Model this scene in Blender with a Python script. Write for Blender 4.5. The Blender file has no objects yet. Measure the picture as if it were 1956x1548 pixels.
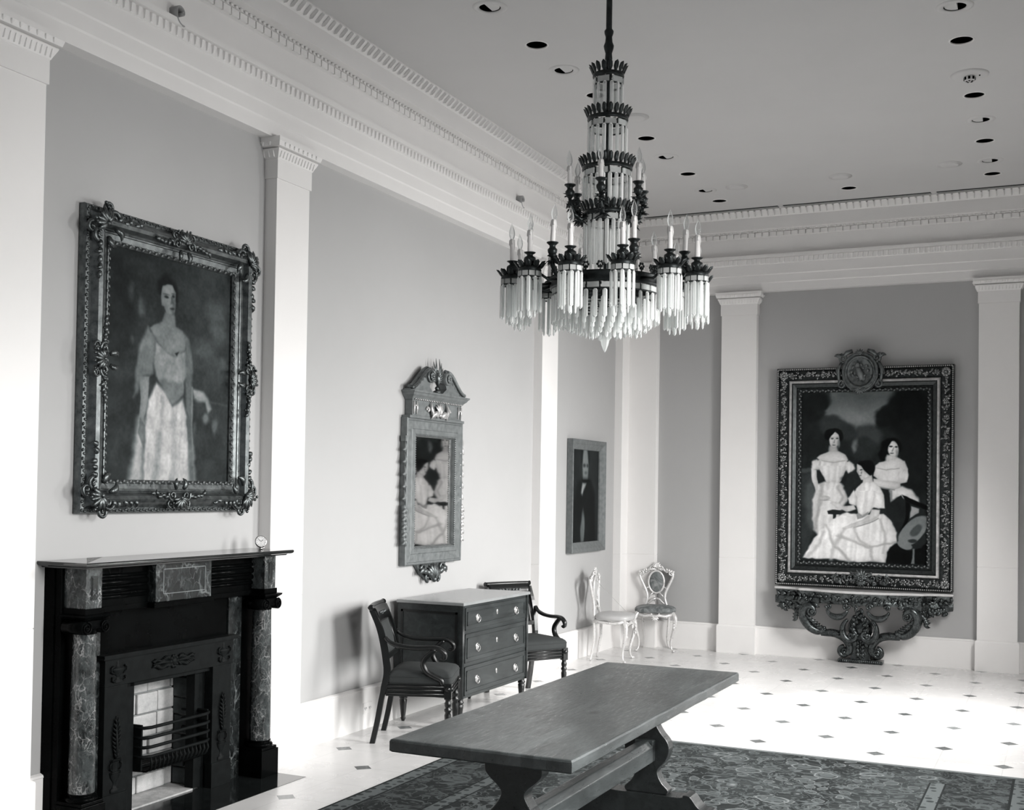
import bpy, bmesh, math, random
import numpy as np
from mathutils import Matrix, Vector
PI = math.pi
sc = bpy.context.scene
COL = sc.collection
R = math.radians

# ------------------------------------------------------------------ camera
YAW, PITCH, ROLL = -.4388, .0204, .0149
CAM = Vector((4.1709, 0.0, 1.58))
_cy, _sy = math.cos(YAW), math.sin(YAW)
_f = Vector((_sy * math.cos(PITCH), _cy * math.cos(PITCH), math.sin(PITCH)))
_r0 = Vector((_cy, -_sy, 0)); _u0 = _r0.cross(_f)
_r = _r0 * math.cos(ROLL) + _u0 * math.sin(ROLL); _u = -_r0 * math.sin(ROLL) + _u0 * math.cos(ROLL)
cam = bpy.data.cameras.new('camera'); co = bpy.data.objects.new('camera', cam); COL.objects.link(co)
M = Matrix(((_r.x, _u.x, -_f.x, CAM.x), (_r.y, _u.y, -_f.y, CAM.y), (_r.z, _u.z, -_f.z, CAM.z), (0, 0, 0, 1)))
co.matrix_world = M
cam.sensor_fit = 'HORIZONTAL'; cam.sensor_width = 36.0
cam.lens = 2260.54 / 1956 * 36.0
cam.shift_x = 0.0; cam.shift_y = (889.5 - 774) / 1956
cam.clip_start = .05; cam.clip_end = 100
sc.camera = co

# ------------------------------------------------------------------ world, daylight, exposure
W = bpy.data.worlds.new('World'); sc.world = W; W.use_nodes = True
W.node_tree.nodes['Background'].inputs[0].default_value = (.86, .93, 1, 1)
W.node_tree.nodes['Background'].inputs[1].default_value = 1.0
sc.view_settings.view_transform = 'Standard'
sc.view_settings.look = 'None'
sc.view_settings.gamma = 1.0
sc.view_settings.use_curve_mapping = False
sc.view_settings.exposure = 0.0
sc.cycles.use_denoising = True
sc.cycles.max_bounces = 8; sc.cycles.diffuse_bounces = 4; sc.cycles.glossy_bounces = 4
sc.cycles.transparent_max_bounces = 24; sc.cycles.transmission_bounces = 8
sc.cycles.sample_clamp_indirect = 6.0
sc.cycles.caustics_reflective = False; sc.cycles.caustics_refractive = False

def daylight(name, loc, rot, sx, sz, power, col=(1, .985, .97), spread=170):
    l = bpy.data.lights.new(name, 'AREA'); l.shape = 'RECTANGLE'; l.size = sx; l.size_y = sz
    l.energy = power; l.color = col; l.spread = R(spread)
    o = bpy.data.objects.new(name, l); o.location = loc; o.rotation_euler = rot; COL.objects.link(o)
    return o
# daylight through the tall windows of the right-hand wall, plus an added frontal fill from behind the camera
for y_, p_ in ((6.35, 172), (8.95, 242), (3.40, 160)):
    daylight('window_daylight', (4.95, y_, 1.80), (0, R(90 - 34), 0), 2.2, 1.1, p_, spread=128)
daylight('window_daylight', (2.4, -2.55, 1.9), (R(-90), 0, 0), 2.4, 2.3, 7)
# ------------------------------------------------------------------ mesh builder
class MB:
    def __init__(s): s.v = []; s.f = []; s.s = []
    def add(s, vs, fs, smooth=False, M=None):
        n = len(s.v)
        if M is not None: vs = [tuple(M @ Vector(p)) for p in vs]
        s.v += [tuple(p) for p in vs]; s.f += [tuple(i + n for i in f) for f in fs]; s.s += [smooth] * len(fs)
        return s
    def box(s, a, b, M=None):
        (x0, y0, z0), (x1, y1, z1) = a, b
        x0, x1 = min(x0, x1), max(x0, x1); y0, y1 = min(y0, y1), max(y0, y1); z0, z1 = min(z0, z1), max(z0, z1)
        return s.add([(x0, y0, z0), (x1, y0, z0), (x1, y1, z0), (x0, y1, z0), (x0, y0, z1), (x1, y0, z1), (x1, y1, z1), (x0, y1, z1)],
                     [(3, 2, 1, 0), (4, 5, 6, 7), (0, 1, 5, 4), (1, 2, 6, 5), (2, 3, 7, 6), (3, 0, 4, 7)], False, M)
    def prism(s, pts, y0, y1, M=None, smooth=False):
        # outline in x,z extruded along y
        n = len(pts)
        a = sum(pts[i][0] * pts[(i + 1) % n][1] - pts[(i + 1) % n][0] * pts[i][1] for i in range(n))
        if a < 0: pts = pts[::-1]
        y0, y1 = min(y0, y1), max(y0, y1)
        vs = [(x, y0, z) for x, z in pts] + [(x, y1, z) for x, z in pts]
        s.add(vs, [tuple(range(n)), tuple(range(2 * n - 1, n - 1, -1))], False, M)
        k = len(s.v) - 2 * n
        for i in range(n):
            j = (i + 1) % n
            s.f.append((k + i, k + i + n, k + j + n, k + j)); s.s.append(smooth)
        return s
    def lathe(s, prof, c=(0, 0, 0), n=20, M=None, smooth=True, sx=1, sy=1, cap=False):
        vs = []; fs = []
        for r, z in prof:
            for i in range(n):
                a = 2 * PI * i / n; vs.append((c[0] + r * math.cos(a) * sx, c[1] + r * math.sin(a) * sy, c[2] + z))
        m = len(prof)
        for j in range(m - 1):
            for i in range(n):
                i2 = (i + 1) % n; fs.append((j * n + i, j * n + i2, (j + 1) * n + i2, (j + 1) * n + i))
        if prof[0][1] > prof[-1][1]: fs = [f[::-1] for f in fs]
        s.add(vs, fs, smooth, M)
        if not cap: return s
        k = len(s.v) - len(vs)
        lo, hi = (0, m - 1) if prof[0][1] <= prof[-1][1] else (m - 1, 0)
        if prof[lo][0] > 1e-4: s.f.append(tuple(k + lo * n + i for i in range(n))[::-1]); s.s.append(False)
        if prof[hi][0] > 1e-4: s.f.append(tuple(k + hi * n + i for i in range(n))); s.s.append(False)
        return s
    def tube(s, pts, r, n=8, M=None, flat=1.0, up=None, caps=True, smooth=True):
        P = [Vector(p) for p in pts]; m = len(P)
        if not hasattr(r, '__len__'): r = [r] * m
        T = []
        for i in range(m):
            d = P[min(i + 1, m - 1)] - P[max(i - 1, 0)]
            T.append(d.normalized() if d.length > 1e-9 else Vector((0, 0, 1)))
        if up is None:
            up = Vector((0, 0, 1)) if abs(T[0].z) < .9 else Vector((0, 1, 0))
        N = (Vector(up) - T[0] * T[0].dot(Vector(up))).normalized()
        vs = []
        for i in range(m):
            N = (N - T[i] * T[i].dot(N)); N = N.normalized() if N.length > 1e-6 else Vector((1, 0, 0))
            B = T[i].cross(N)
            for k in range(n):
                a = 2 * PI * k / n
                vs.append(P[i] + N * (r[i] * math.cos(a) * flat) + B * (r[i] * math.sin(a)))
        fs = []
        for i in range(m - 1):
            for k in range(n):
                k2 = (k + 1) % n; fs.append((i * n + k, i * n + k2, (i + 1) * n + k2, (i + 1) * n + k))
        if caps: fs.append(tuple(range(n))[::-1]); fs.append(tuple((m - 1) * n + k for k in range(n)))
        return s.add(vs, fs, smooth, M)
    def ball(s, c, r, n=8, M=None):
        if not hasattr(r, '__len__'): r = (r, r, r)
        m = max(4, n // 2 + 1); vs = [(c[0], c[1], c[2] - r[2])]; fs = []
        for j in range(1, m):
            t = PI * j / m
            for i in range(n):
                a = 2 * PI * i / n
                vs.append((c[0] + r[0] * math.sin(t) * math.cos(a), c[1] + r[1] * math.sin(t) * math.sin(a), c[2] - r[2] * math.cos(t)))
        vs.append((c[0], c[1], c[2] + r[2])); L = len(vs) - 1
        for i in range(n):
            i2 = (i + 1) % n; fs.append((0, 1 + i2, 1 + i))
            for j in range(m - 2): fs.append((1 + j * n + i, 1 + j * n + i2, 1 + (j + 1) * n + i2, 1 + (j + 1) * n + i))
            fs.append((L, 1 + (m - 2) * n + i, 1 + (m - 2) * n + i2))
        return s.add(vs, fs, True, M)
    def quadring(s, rings, close=True, smooth=False):
        # rings: list of equal-length closed loops of 3D points
        n = len(rings[0]); k = len(s.v)
        for rg in rings: s.v += [tuple(p) for p in rg]
        for j in range(len(rings) - 1):
            for i in range(n if close else n - 1):
                i2 = (i + 1) % n
                s.f.append((k + j * n + i, k + j * n + i2, k + (j + 1) * n + i2, k + (j + 1) * n + i)); s.s.append(smooth)
        return s
    def merge(s, o, M=None):
        n = len(s.v)
        s.v += [tuple(M @ Vector(p)) for p in o.v] if M is not None else list(o.v)
        s.f += [tuple(i + n for i in f) for f in o.f]; s.s += list(o.s); return s
    def mesh(s, name, m):
        me = bpy.data.meshes.new(name); me.from_pydata(s.v, [], s.f)
        me.polygons.foreach_set('use_smooth', s.s); me.update()
        if m: me.materials.append(m)
        return me
    def build(s, name, m, parent=None, bevel=0, subd=0, kind=None, fix=False, bseg=2, **kw):
        me = s.mesh(name, m)
        if fix:
            bm = bmesh.new(); bm.from_mesh(me); bmesh.ops.recalc_face_normals(bm, faces=bm.faces); bm.to_mesh(me); bm.free()
        o = bpy.data.objects.new(name, me); COL.objects.link(o)
        if parent: o.parent = parent
        if bevel:
            b = o.modifiers.new('bevel', 'BEVEL'); b.width = bevel; b.segments = bseg; b.limit_method = 'ANGLE'; b.angle_limit = R(40)
        if subd:
            b = o.modifiers.new('subd', 'SUBSURF'); b.levels = subd; b.render_levels = subd
        if kind: o['kind'] = kind
        for k, v in kw.items(): o[k] = v
        return o

def thing(name, label, cat, loc=(0, 0, 0), rotz=0, group=None):
    o = bpy.data.objects.new(name, None); COL.objects.link(o); o.empty_display_size = .1
    o.location = loc; o.rotation_euler = (0, 0, rotz); o['label'] = label; o['category'] = cat
    if group: o['group'] = group
    return o
def tag(o, label, cat, group=None):
    o['label'] = label; o['category'] = cat
    if group: o['group'] = group
    return o
def dup(root, loc, rotz, label):
    r = root.copy(); COL.objects.link(r); r.location = loc; r.rotation_euler = (0, 0, rotz); r['label'] = label
    for ch in list(root.children):
        c = ch.copy(); COL.objects.link(c); c.parent = r
        for g in list(ch.children):
            d = g.copy(); COL.objects.link(d); d.parent = c
    return r
def place(me, name, parent, M):
    o = bpy.data.objects.new(name, me); COL.objects.link(o); o.parent = parent; o.matrix_local = M
    return o
def T(x, y, z): return Matrix.Translation((x, y, z))
def RZ(a): return Matrix.Rotation(a, 4, 'Z')
def RX(a): return Matrix.Rotation(a, 4, 'X')
def RY(a): return Matrix.Rotation(a, 4, 'Y')
def S(x, y, z): return Matrix.Diagonal((x, y, z, 1))

# ------------------------------------------------------------------ materials
class NT:
    def __init__(s, name):
        s.m = bpy.data.materials.new(name); s.m.use_nodes = True; s.t = s.m.node_tree; s.n = s.t.nodes
        s.b = s.n['Principled BSDF']; s.out = s.n['Material Output']
    def new(s, typ, **kw):
        n = s.n.new(typ)
        for k, v in kw.items():
            if k.startswith('i_'):
                key = k[2:]; key = int(key) if key.isdigit() else key.replace('_', ' ')
                n.inputs[key].default_value = v
            else: setattr(n, k, v)
        return n
    def link(s, a, b): s.t.links.new(a, b)
    def math(s, op, a, b=None, c=None, clamp=False):
        n = s.n.new('ShaderNodeMath'); n.operation = op; n.use_clamp = clamp
        for i, x in enumerate((a, b, c)):
            if x is None: continue
            if isinstance(x, (int, float)): n.inputs[i].default_value = x
            else: s.link(x, n.inputs[i])
        return n.outputs[0]
    def coord(s, scale=(1, 1, 1), kind='Object', rot=(0, 0, 0), loc=(0, 0, 0)):
        c = s.n.new('ShaderNodeTexCoord'); mp = s.n.new('ShaderNodeMapping')
        mp.inputs['Scale'].default_value = scale; mp.inputs['Rotation'].default_value = rot; mp.inputs['Location'].default_value = loc
        s.link(c.outputs[kind], mp.inputs[0]); return mp.outputs[0]
    def noise(s, vec, scale, detail=4, rough=.55, dist=0):
        n = s.n.new('ShaderNodeTexNoise'); n.inputs['Scale'].default_value = scale; n.inputs['Detail'].default_value = detail
        n.inputs['Roughness'].default_value = rough; n.inputs['Distortion'].default_value = dist
        s.link(vec, n.inputs['Vector']); return n.outputs['Fac']
    def vor(s, vec, scale, feature='F1', rnd=1.0):
        n = s.n.new('ShaderNodeTexVoronoi'); n.feature = feature; n.inputs['Scale'].default_value = scale
        n.inputs['Randomness'].default_value = rnd
        s.link(vec, n.inputs['Vector']); return n
    def ramp(s, fac, stops, interp='LINEAR'):
        n = s.n.new('ShaderNodeValToRGB'); n.color_ramp.interpolation = interp
        e = n.color_ramp.elements
        while len(e) < len(stops): e.new(.5)
        for el, (p, c) in zip(e, stops):
            el.position = p; el.color = (*c, 1) if hasattr(c, '__len__') else (c, c, c, 1)
        s.link(fac, n.inputs[0]); return n.outputs[0]
    def mix(s, fac, a, b, mode='MIX'):
        n = s.n.new('ShaderNodeMix'); n.data_type = 'RGBA'; n.blend_type = mode
        for i, x in ((0, fac), (6, a), (7, b)):
            if isinstance(x, (int, float)): n.inputs[i].default_value = x if i == 0 else (x, x, x, 1)
            elif isinstance(x, tuple): n.inputs[i].default_value = (*x, 1)
            else: s.link(x, n.inputs[i])
        return n.outputs[2]
    def bump(s, h, strength=.3, dist=.002):
        n = s.n.new('ShaderNodeBump'); n.inputs['Strength'].default_value = strength; n.inputs['Distance'].default_value = dist
        s.link(h, n.inputs['Height']); s.link(n.outputs[0], s.b.inputs['Normal'])
    def set(s, col=None, rough=None, metal=None, spec=None, coat=None):
        for k, x in (('Base Color', col), ('Roughness', rough), ('Metallic', metal), ('Specular IOR Level', spec), ('Coat Weight', coat)):
            if x is None: continue
            if isinstance(x, tuple): s.b.inputs[k].default_value = (*x, 1)
            elif isinstance(x, (int, float)): s.b.inputs[k].default_value = x
            else: s.link(x, s.b.inputs[k])
        return s
def G(v, t=0.0):
    # neutral print tone: a hair warm when light, a hair blue-green when dark
    k = max(0.0, min(1.0, (.35 - v) / .35)); w = max(0.0, min(1.0, (v - .35) / .45))
    return (v * (1 - .12 * k + .012 * w), v * (1 + .03 * k - .004 * w), v * (1 + .045 * k - .016 * w))
def simple(name, v, rough=.5, metal=0, var=.15, scale=8, bump=0, bscale=60, bdist=.001, spec=.5, coat=0, stretch=(1, 1, 1)):
    n = NT(name); c = n.coord(stretch)
    f = n.noise(c, scale, 5, .6)
    n.set(n.ramp(f, [(.3, G(v * (1 - var))), (.7, G(v * (1 + var)))]), rough, metal, spec, coat)
    if bump: n.bump(n.noise(c, bscale, 4, .6), bump, bdist)
    return n.m

MAT = {}
MAT['trim'] = simple('white_paint', .80, .42, 0, .015, 3, .05, 120, .0006)
MAT['wall'] = simple('grey_wall_paint', .41, .6, 0, .02, 1.5, .08, 180, .0006)
MAT['ceiling'] = simple('ceiling_plaster', .60, .8, 0, .02, 1.2, .05, 90, .0006)
MAT['void'] = simple('dark_recess', .003, 1, 0, .1, 5, spec=0)
MAT['slot'] = simple('dark_slot', .03, .7, 0, .1, 5)
MAT['wood_dark'] = simple('ebonised_wood', .005, .32, 0, .35, 14, .1, 90, .0005, stretch=(1, 1, .15))
MAT['wood_table'] = None
MAT['fabric'] = simple('plain_upholstery', .022, .85, 0, .12, 30, .25, 420, .0006)
MAT['brass'] = simple('polished_brass', .62, .28, .9, .15, 25)
MAT['black_marble'] = simple('black_marble', .0018, .25, 0, .6, 6, spec=.03)
MAT['shelf_marble'] = simple('polished_shelf_marble', .010, .10, 0, .6, 6, spec=.9)
MAT['iron'] = simple('cast_iron', .007, .5, 0, .3, 25, .35, 160, .0008, spec=.06)
MAT['bronze'] = simple('dark_bronze', .035, .38, .75, .4, 40, .2, 200, .0005)
MAT['candle'] = simple('candle_sleeve', .78, .5, 0, .04, 30, .15, 70, .001)
MAT['metal'] = simple('worn_silver', .55, .25, 1, .1, 30)
MAT['glass_pane'] = simple('window_glass', .8, .05)

def gilt(name, lo, hi, rough=.34, metal=.75, scale=28):
    n = NT(name); c = n.coord(); f = n.noise(c, scale, 6, .65)
    n.set(n.ramp(f, [(.32, G(lo)), (.68, G(hi))]), n.ramp(n.noise(c, scale * 2, 3), [(.3, rough * .8), (.7, rough * 1.4)]), metal)
    n.bump(n.noise(c, 140, 4), .25, .0008); return n.m
MAT['gilt_a'] = gilt('aged_gilt', .06, .18)
MAT['gilt_b'] = gilt('dark_gilt', .035, .16, .3, .8, 40)
MAT['gilt_light'] = gilt('pale_gilt', .35, .62, .36, .6)
MAT['gilt_c'] = gilt('grey_gilt', .12, .20, .5, .3)
MAT['gilt_dark'] = gilt('shadowed_gilt', .015, .05, .35, .6, 40)  # frame ground darkened as recess shade so the brighter carving stands out
MAT['gilt_flower'] = gilt('carved_gilt', .09, .34, .25, .85, 60)
MAT['console_gilt'] = gilt('tarnished_gilt', .03, .13, .27, .85, 22)
MAT['chair_gilt'] = gilt('white_gold', .62, .74, .30, .40, 18)

def floor_mat():
    n = NT('marble_floor'); s = .7241
    tc = n.n.new('ShaderNodeTexCoord'); sp = n.n.new('ShaderNodeSeparateXYZ'); n.link(tc.outputs['Object'], sp.inputs[0])
    X = n.math('DIVIDE', n.math('SUBTRACT', sp.outputs[0], 1.67), s); Y = n.math('DIVIDE', n.math('SUBTRACT', sp.outputs[1], 7.5328), s)
    def cell(v, off): return n.math('ABSOLUTE', n.math('SUBTRACT', n.math('FRACT', n.math('ADD', v, off)), .5))
    dA = n.math('ADD', cell(X, .5), cell(Y, .5)); dB = n.math('ADD', cell(X, 0.0), cell(Y, 0.0))
    d = n.math('MINIMUM', dA, dB)
    dot = n.math('LESS_THAN', d, .058 / s)
    # joints every half period
    def jt(v): return n.math('ABSOLUTE', n.math('SUBTRACT', n.math('FRACT', n.math('ADD', n.math('MULTIPLY', v, 2.0), .5)), .5))
    j = n.math('LESS_THAN', n.math('MINIMUM', jt(X), jt(Y)), .0022 * 2 / s)
    # per tile and per dot tone
    def idn(k, off):
        cb = n.n.new('ShaderNodeCombineXYZ')
        n.link(n.math('FLOOR', n.math('ADD', n.math('MULTIPLY', X, k), off)), cb.inputs[0]); n.link(n.math('FLOOR', n.math('ADD', n.math('MULTIPLY', Y, k), off)), cb.inputs[1])
        wn = n.n.new('ShaderNodeTexWhiteNoise'); wn.noise_dimensions = '2D'; n.link(cb.outputs[0], wn.inputs['Vector']); return wn.outputs['Value']
    tile = idn(2.0, 0.0); dt = idn(2.0, .5)
    c = n.coord()
    cl = n.noise(c, 1.7, 8, .62, .6); vein = n.noise(c, 3.1, 6, .6, 1.2)
    vv = n.math('ABSOLUTE', n.math('SUBTRACT', vein, .5))
    base = n.ramp(cl, [(.3, G(.62)), (.7, G(.71))])
    base = n.mix(n.math('MULTIPLY', tile, .16), base, G(.60))
    base = n.mix(n.ramp(vv, [(0, .10), (.05, 0)]), base, G(.55))
    base = n.mix(n.math('MULTIPLY', j, .34), base, G(.34))
    dcol = n.mix(dt, G(.055), G(.20))
    dcol = n.mix(n.ramp(n.noise(c, 45, 4), [(.4, 0.0), (.7, .35)]), dcol, G(.28))
    col = n.mix(dot, base, dcol)
    n.set(col, n.ramp(n.noise(c, 5, 4), [(.3, .20), (.7, .30)]), 0, .5)
    return n.m
MAT['floor'] = floor_mat()

def vein_mat(name, base, hi, scale=16, rough=.2):
    n = NT(name); c = n.coord((1, 1, .62))
    cv = n.mix(.32, c, n.noise(c, 9, 4, .6))
    add = n.n.new('ShaderNodeVectorMath'); add.operation = 'ADD'
    nz = n.n.new('ShaderNodeTexNoise'); nz.inputs['Scale'].default_value = 19; nz.inputs['Detail'].default_value = 8; n.link(c, nz.inputs['Vector'])
    sc_ = n.n.new('ShaderNodeVectorMath'); sc_.operation = 'SCALE'; sc_.inputs['Scale'].default_value = .085; n.link(nz.outputs['Color'], sc_.inputs[0])
    n.link(c, add.inputs[0]); n.link(sc_.outputs[0], add.inputs[1])
    e = n.vor(add.outputs[0], scale, 'DISTANCE_TO_EDGE').outputs['Distance']
    e2 = n.vor(add.outputs[0], scale * 2.6, 'DISTANCE_TO_EDGE').outputs['Distance']
    band = n.noise(c, 13, 4, .6)
    v1 = n.ramp(e, [(0, 1.0), (.02, .4), (.07, 0.0)]); v2 = n.ramp(e2, [(0, .6), (.04, 0.0)])
    v = n.math('MULTIPLY', n.math('ADD', v1, v2), n.ramp(band, [(.44, .04), (.60, 1.0)]), clamp=True)
    b = n.mix(n.ramp(n.noise(add.outputs[0], 24, 7, .7), [(.38, 0.0), (.66, 1.0)]), G(base * .55), G(base * 3.6))
    n.set(n.mix(v, b, G(hi)), rough, 0, .5)
    return n.m
MAT['breccia'] = vein_mat('veined_breccia', .022, .34, 27)
MAT['breccia_dark'] = vein_mat('veined_dark_marble', .008, .16, 9)

def table_wood(g=1.0):
    n = NT('refectory_oak'); c = n.coord((6, .9, 6))
    g1 = n.noise(c, 3.2, 9, .7, .8); g2 = n.noise(c, 16, 6, .7)
    c2 = n.coord((1, 1, 1)); dk = n.noise(c2, 2.2, 4, .6, .4)
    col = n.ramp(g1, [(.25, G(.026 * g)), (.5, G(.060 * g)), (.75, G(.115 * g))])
    col = n.mix(n.ramp(dk, [(.42, .55), (.62, 0.0)]), col, G(.020))
    kn = n.vor(n.coord((2.2, 1.1, 2)), 1.5).outputs['Distance']
    col = n.mix(n.ramp(kn, [(.03, .8), (.08, 0.0)]), col, G(.010))
    n.set(col, n.ramp(g2, [(.3, .24), (.7, .42)]), 0, .8)
    n.bump(n.math('ADD', g1, n.math('MULTIPLY', g2, .5)), .16, .003)
    return n.m
MAT['wood_table'] = table_wood()
MAT['wood_base_shade'] = table_wood(.30)  # same oak darkened in colour to hold the shade under the top

def veneer():
    n = NT('mahogany_veneer'); c = n.coord((1.2, 4, 5))
    g1 = n.noise(c, 3.0, 8, .65, 1.0)
    n.set(n.ramp(g1, [(.28, G(.015)), (.55, G(.034)), (.8, G(.062))]), .3, 0, .4); n.bump(g1, .05, .001); return n.m
MAT['veneer'] = veneer()

def rug_mat():
    n = NT('woven_carpet')
    tc = n.n.new('ShaderNodeTexCoord'); sp = n.n.new('ShaderNodeSeparateXYZ'); n.link(tc.outputs['Object'], sp.inputs[0])
    x, y = sp.outputs[0], sp.outputs[1]
    # distance in from the edge (rug 3.14 x 5.74, object origin in its centre)
    dx = n.math('SUBTRACT', 1.57, n.math('ABSOLUTE', x)); dy = n.math('SUBTRACT', 2.87, n.math('ABSOLUTE', y))
    d = n.math('MINIMUM', dx, n.math('ADD', dy, .07))
    c = n.coord()
    # warp
    nz = n.n.new('ShaderNodeTexNoise'); nz.inputs['Scale'].default_value = 3.2; nz.inputs['Detail'].default_value = 3; n.link(c, nz.inputs['Vector'])
    sc_ = n.n.new('ShaderNodeVectorMath'); sc_.operation = 'SCALE'; sc_.inputs['Scale'].default_value = .16; n.link(nz.outputs['Color'], sc_.inputs[0])
    wv = n.n.new('ShaderNodeVectorMath'); wv.operation = 'ADD'; n.link(c, wv.inputs[0]); n.link(sc_.outputs[0], wv.inputs[1])
    w = wv.outputs[0]
    # flowers: rings around voronoi centres
    f1 = n.vor(w, 3.1, 'F1', .75).outputs['Distance']
    f2 = n.vor(w, 8.5, 'F1', .9).outputs['Distance']
    f3 = n.vor(w, 21, 'F1', 1).outputs['Distance']
    big = n.ramp(f1, [(0, .85), (.05, .15), (.10, .75), (.17, .30), (.22, .95), (.26, .12), (.40, .05)], 'CONSTANT')
    mid = n.ramp(f2, [(0, .9), (.09, .1), (.16, .8), (.30, .45), (.36, .0)], 'CONSTANT')
    v1 = n.noise(w, 5.5, 2, .5, .5); vine = n.ramp(n.math('ABSOLUTE', n.math('SUBTRACT', v1, .5)), [(0, .9), (.016, .9), (.024, 0)])
    v2 = n.noise(w, 11, 2, .5, 1.2); vine2 = n.ramp(n.math('ABSOLUTE', n.math('SUBTRACT', v2, .48)), [(0, .7), (.022, .7), (.03, 0)])
    leaf = n.ramp(f3, [(0, .75), (.25, .6), (.33, 0)])
    lf = n.math('MULTIPLY', leaf, n.ramp(n.noise(c, 7, 2), [(.47, 0.0), (.53, 1.0)]))
    pat = n.math('MAXIMUM', n.math('MAXIMUM', big, n.math('MULTIPLY', mid, .8)), n.math('MAXIMUM', n.math('MAXIMUM', vine, vine2), lf))
    field = n.mix(pat, G(.006), G(.115))
    o1 = n.ramp(n.math('ABSOLUTE', n.math('SUBTRACT', f1, .24)), [(0, 1.0), (.006, 1.0), (.010, 0.0)]); o2 = n.ramp(n.math('ABSOLUTE', n.math('SUBTRACT', f2, .32)), [(0, .8), (.010, .8), (.018, 0.0)])
    field = n.mix(n.math('MAXIMUM', o1, o2), field, G(.24))
    # mottled lighter zones of the worn field
    field = n.mix(n.ramp(n.noise(c, 1.4, 3), [(.42, 0.0), (.62, .38)]), field, G(.07))
    bord = n.mix(n.math('MULTIPLY', pat, .85), G(.008), G(.10))
    guard_p = n.ramp(n.vor(c, 16, 'F1', .5).outputs['Distance'], [(0, .02), (.28, .02), (.34, .95)])
    guard = n.mix(guard_p, G(.03), G(.12))
    col = n.mix(n.math('LESS_THAN', dx, .475), field, bord)
    def line(lo, hi, dd=None): dd = dd or dx; return n.math('MULTIPLY', n.math('GREATER_THAN', dd, lo), n.math('LESS_THAN', dd, hi))
    inner = n.math('GREATER_THAN', dy, .36)
    col = n.mix(n.math('MULTIPLY', line(.44, .52), inner), col, guard)
    for a, b, v in ((.435, .445, .010), (.515, .525, .010)): col = n.mix(n.math('MULTIPLY', line(a, b), inner), col, G(v))
    col = n.mix(line(.015, .105), col, guard)
    col = n.mix(line(.102, .116), col, G(.008))
    col = n.mix(line(-.1, .014), col, G(.010))
    col = n.mix(n.math('MULTIPLY', n.math('LESS_THAN', dy, .038), n.math('GREATER_THAN', dx, .014)), col, G(.17))
    col = n.mix(n.math('MULTIPLY', line(.038, .050, dy), n.math('GREATER_THAN', dx, .014)), col, G(.02))
    fib = n.noise(c, 260, 3, .7)
    col = n.mix(n.math('MULTIPLY', fib, .35), col, G(.05))
    n.set(col, .95, 0, .1); n.bump(fib, .5, .002); return n.m
MAT['rug'] = rug_mat()

def prism_glass():
    n = NT('cut_crystal'); t = n.t
    tr = n.new('ShaderNodeBsdfTransparent'); tr.inputs[0].default_value = (.96, .98, .98, 1)
    n.set((.92, .93, .92), .12, 0, .8)
    fr = n.new('ShaderNodeFresnel'); fr.inputs[0].default_value = 1.6
    fac = n.math('ADD', n.math('MULTIPLY', fr.outputs[0], .9), .36, clamp=True)
    mx = n.new('ShaderNodeMixShader'); n.link(fac, mx.inputs[0]); n.link(tr.outputs[0], mx.inputs[1]); n.link(n.b.outputs[0], mx.inputs[2])
    n.link(mx.outputs[0], n.out.inputs[0]); return n.m
MAT['crystal'] = prism_glass()
def bulb_glass():
    n = NT('clear_bulb_glass')
    tr = n.new('ShaderNodeBsdfTransparent'); tr.inputs[0].default_value = (.93, .94, .94, 1)
    n.set((.8, .8, .8), .04, 0, .9)
    fr = n.new('ShaderNodeFresnel'); fr.inputs[0].default_value = 1.5
    fac = n.math('ADD', n.math('MULTIPLY', fr.outputs[0], 1.0), .05, clamp=True)
    mx = n.new('ShaderNodeMixShader'); n.link(fac, mx.inputs[0]); n.link(tr.outputs[0], mx.inputs[1]); n.link(n.b.outputs[0], mx.inputs[2])
    n.link(mx.outputs[0], n.out.inputs[0]); return n.m
MAT['bulb'] = bulb_glass()
def mirror_mat():
    n = NT('old_mirror_glass'); c = n.coord()
    n.set(n.ramp(n.noise(c, 3, 4), [(.3, G(.62)), (.7, G(.71))]), .03, 1.0); return n.m
MAT['mirror'] = mirror_mat()
def stone(name, lo, hi):
    n = NT(name); c = n.coord(); f = n.noise(c, 14, 8, .7)
    n.set(n.ramp(f, [(.3, G(lo)), (.7, G(hi))]), .85, 0, .3); n.bump(f, .6, .01); return n.m
MAT['brick'] = stone('firebrick', .30, .52)
MAT['mortar'] = stone('mortar', .14, .24)
MAT['shade_brick'] = stone('shade_toned_brick', .03, .08)  # firebox shade put into the brick colour of cheek and throat
MAT['marble_top'] = simple('pale_marble_top', .50, .18, 0, .12, 6)
MAT['damask'] = None
def damask():
    n = NT('worn_velvet'); c = n.coord()
    f = n.noise(c, 9, 5, .6, 1.5)
    n.set(n.ramp(f, [(.35, G(.07)), (.5, G(.17)), (.65, G(.30))]), .7, 0, .4); n.bump(n.noise(c, 90, 3), .3, .001); return n.m
MAT['damask'] = damask()
MAT['seat_pale'] = simple('pale_leather', .42, .35, 0, .08, 8)

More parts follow.
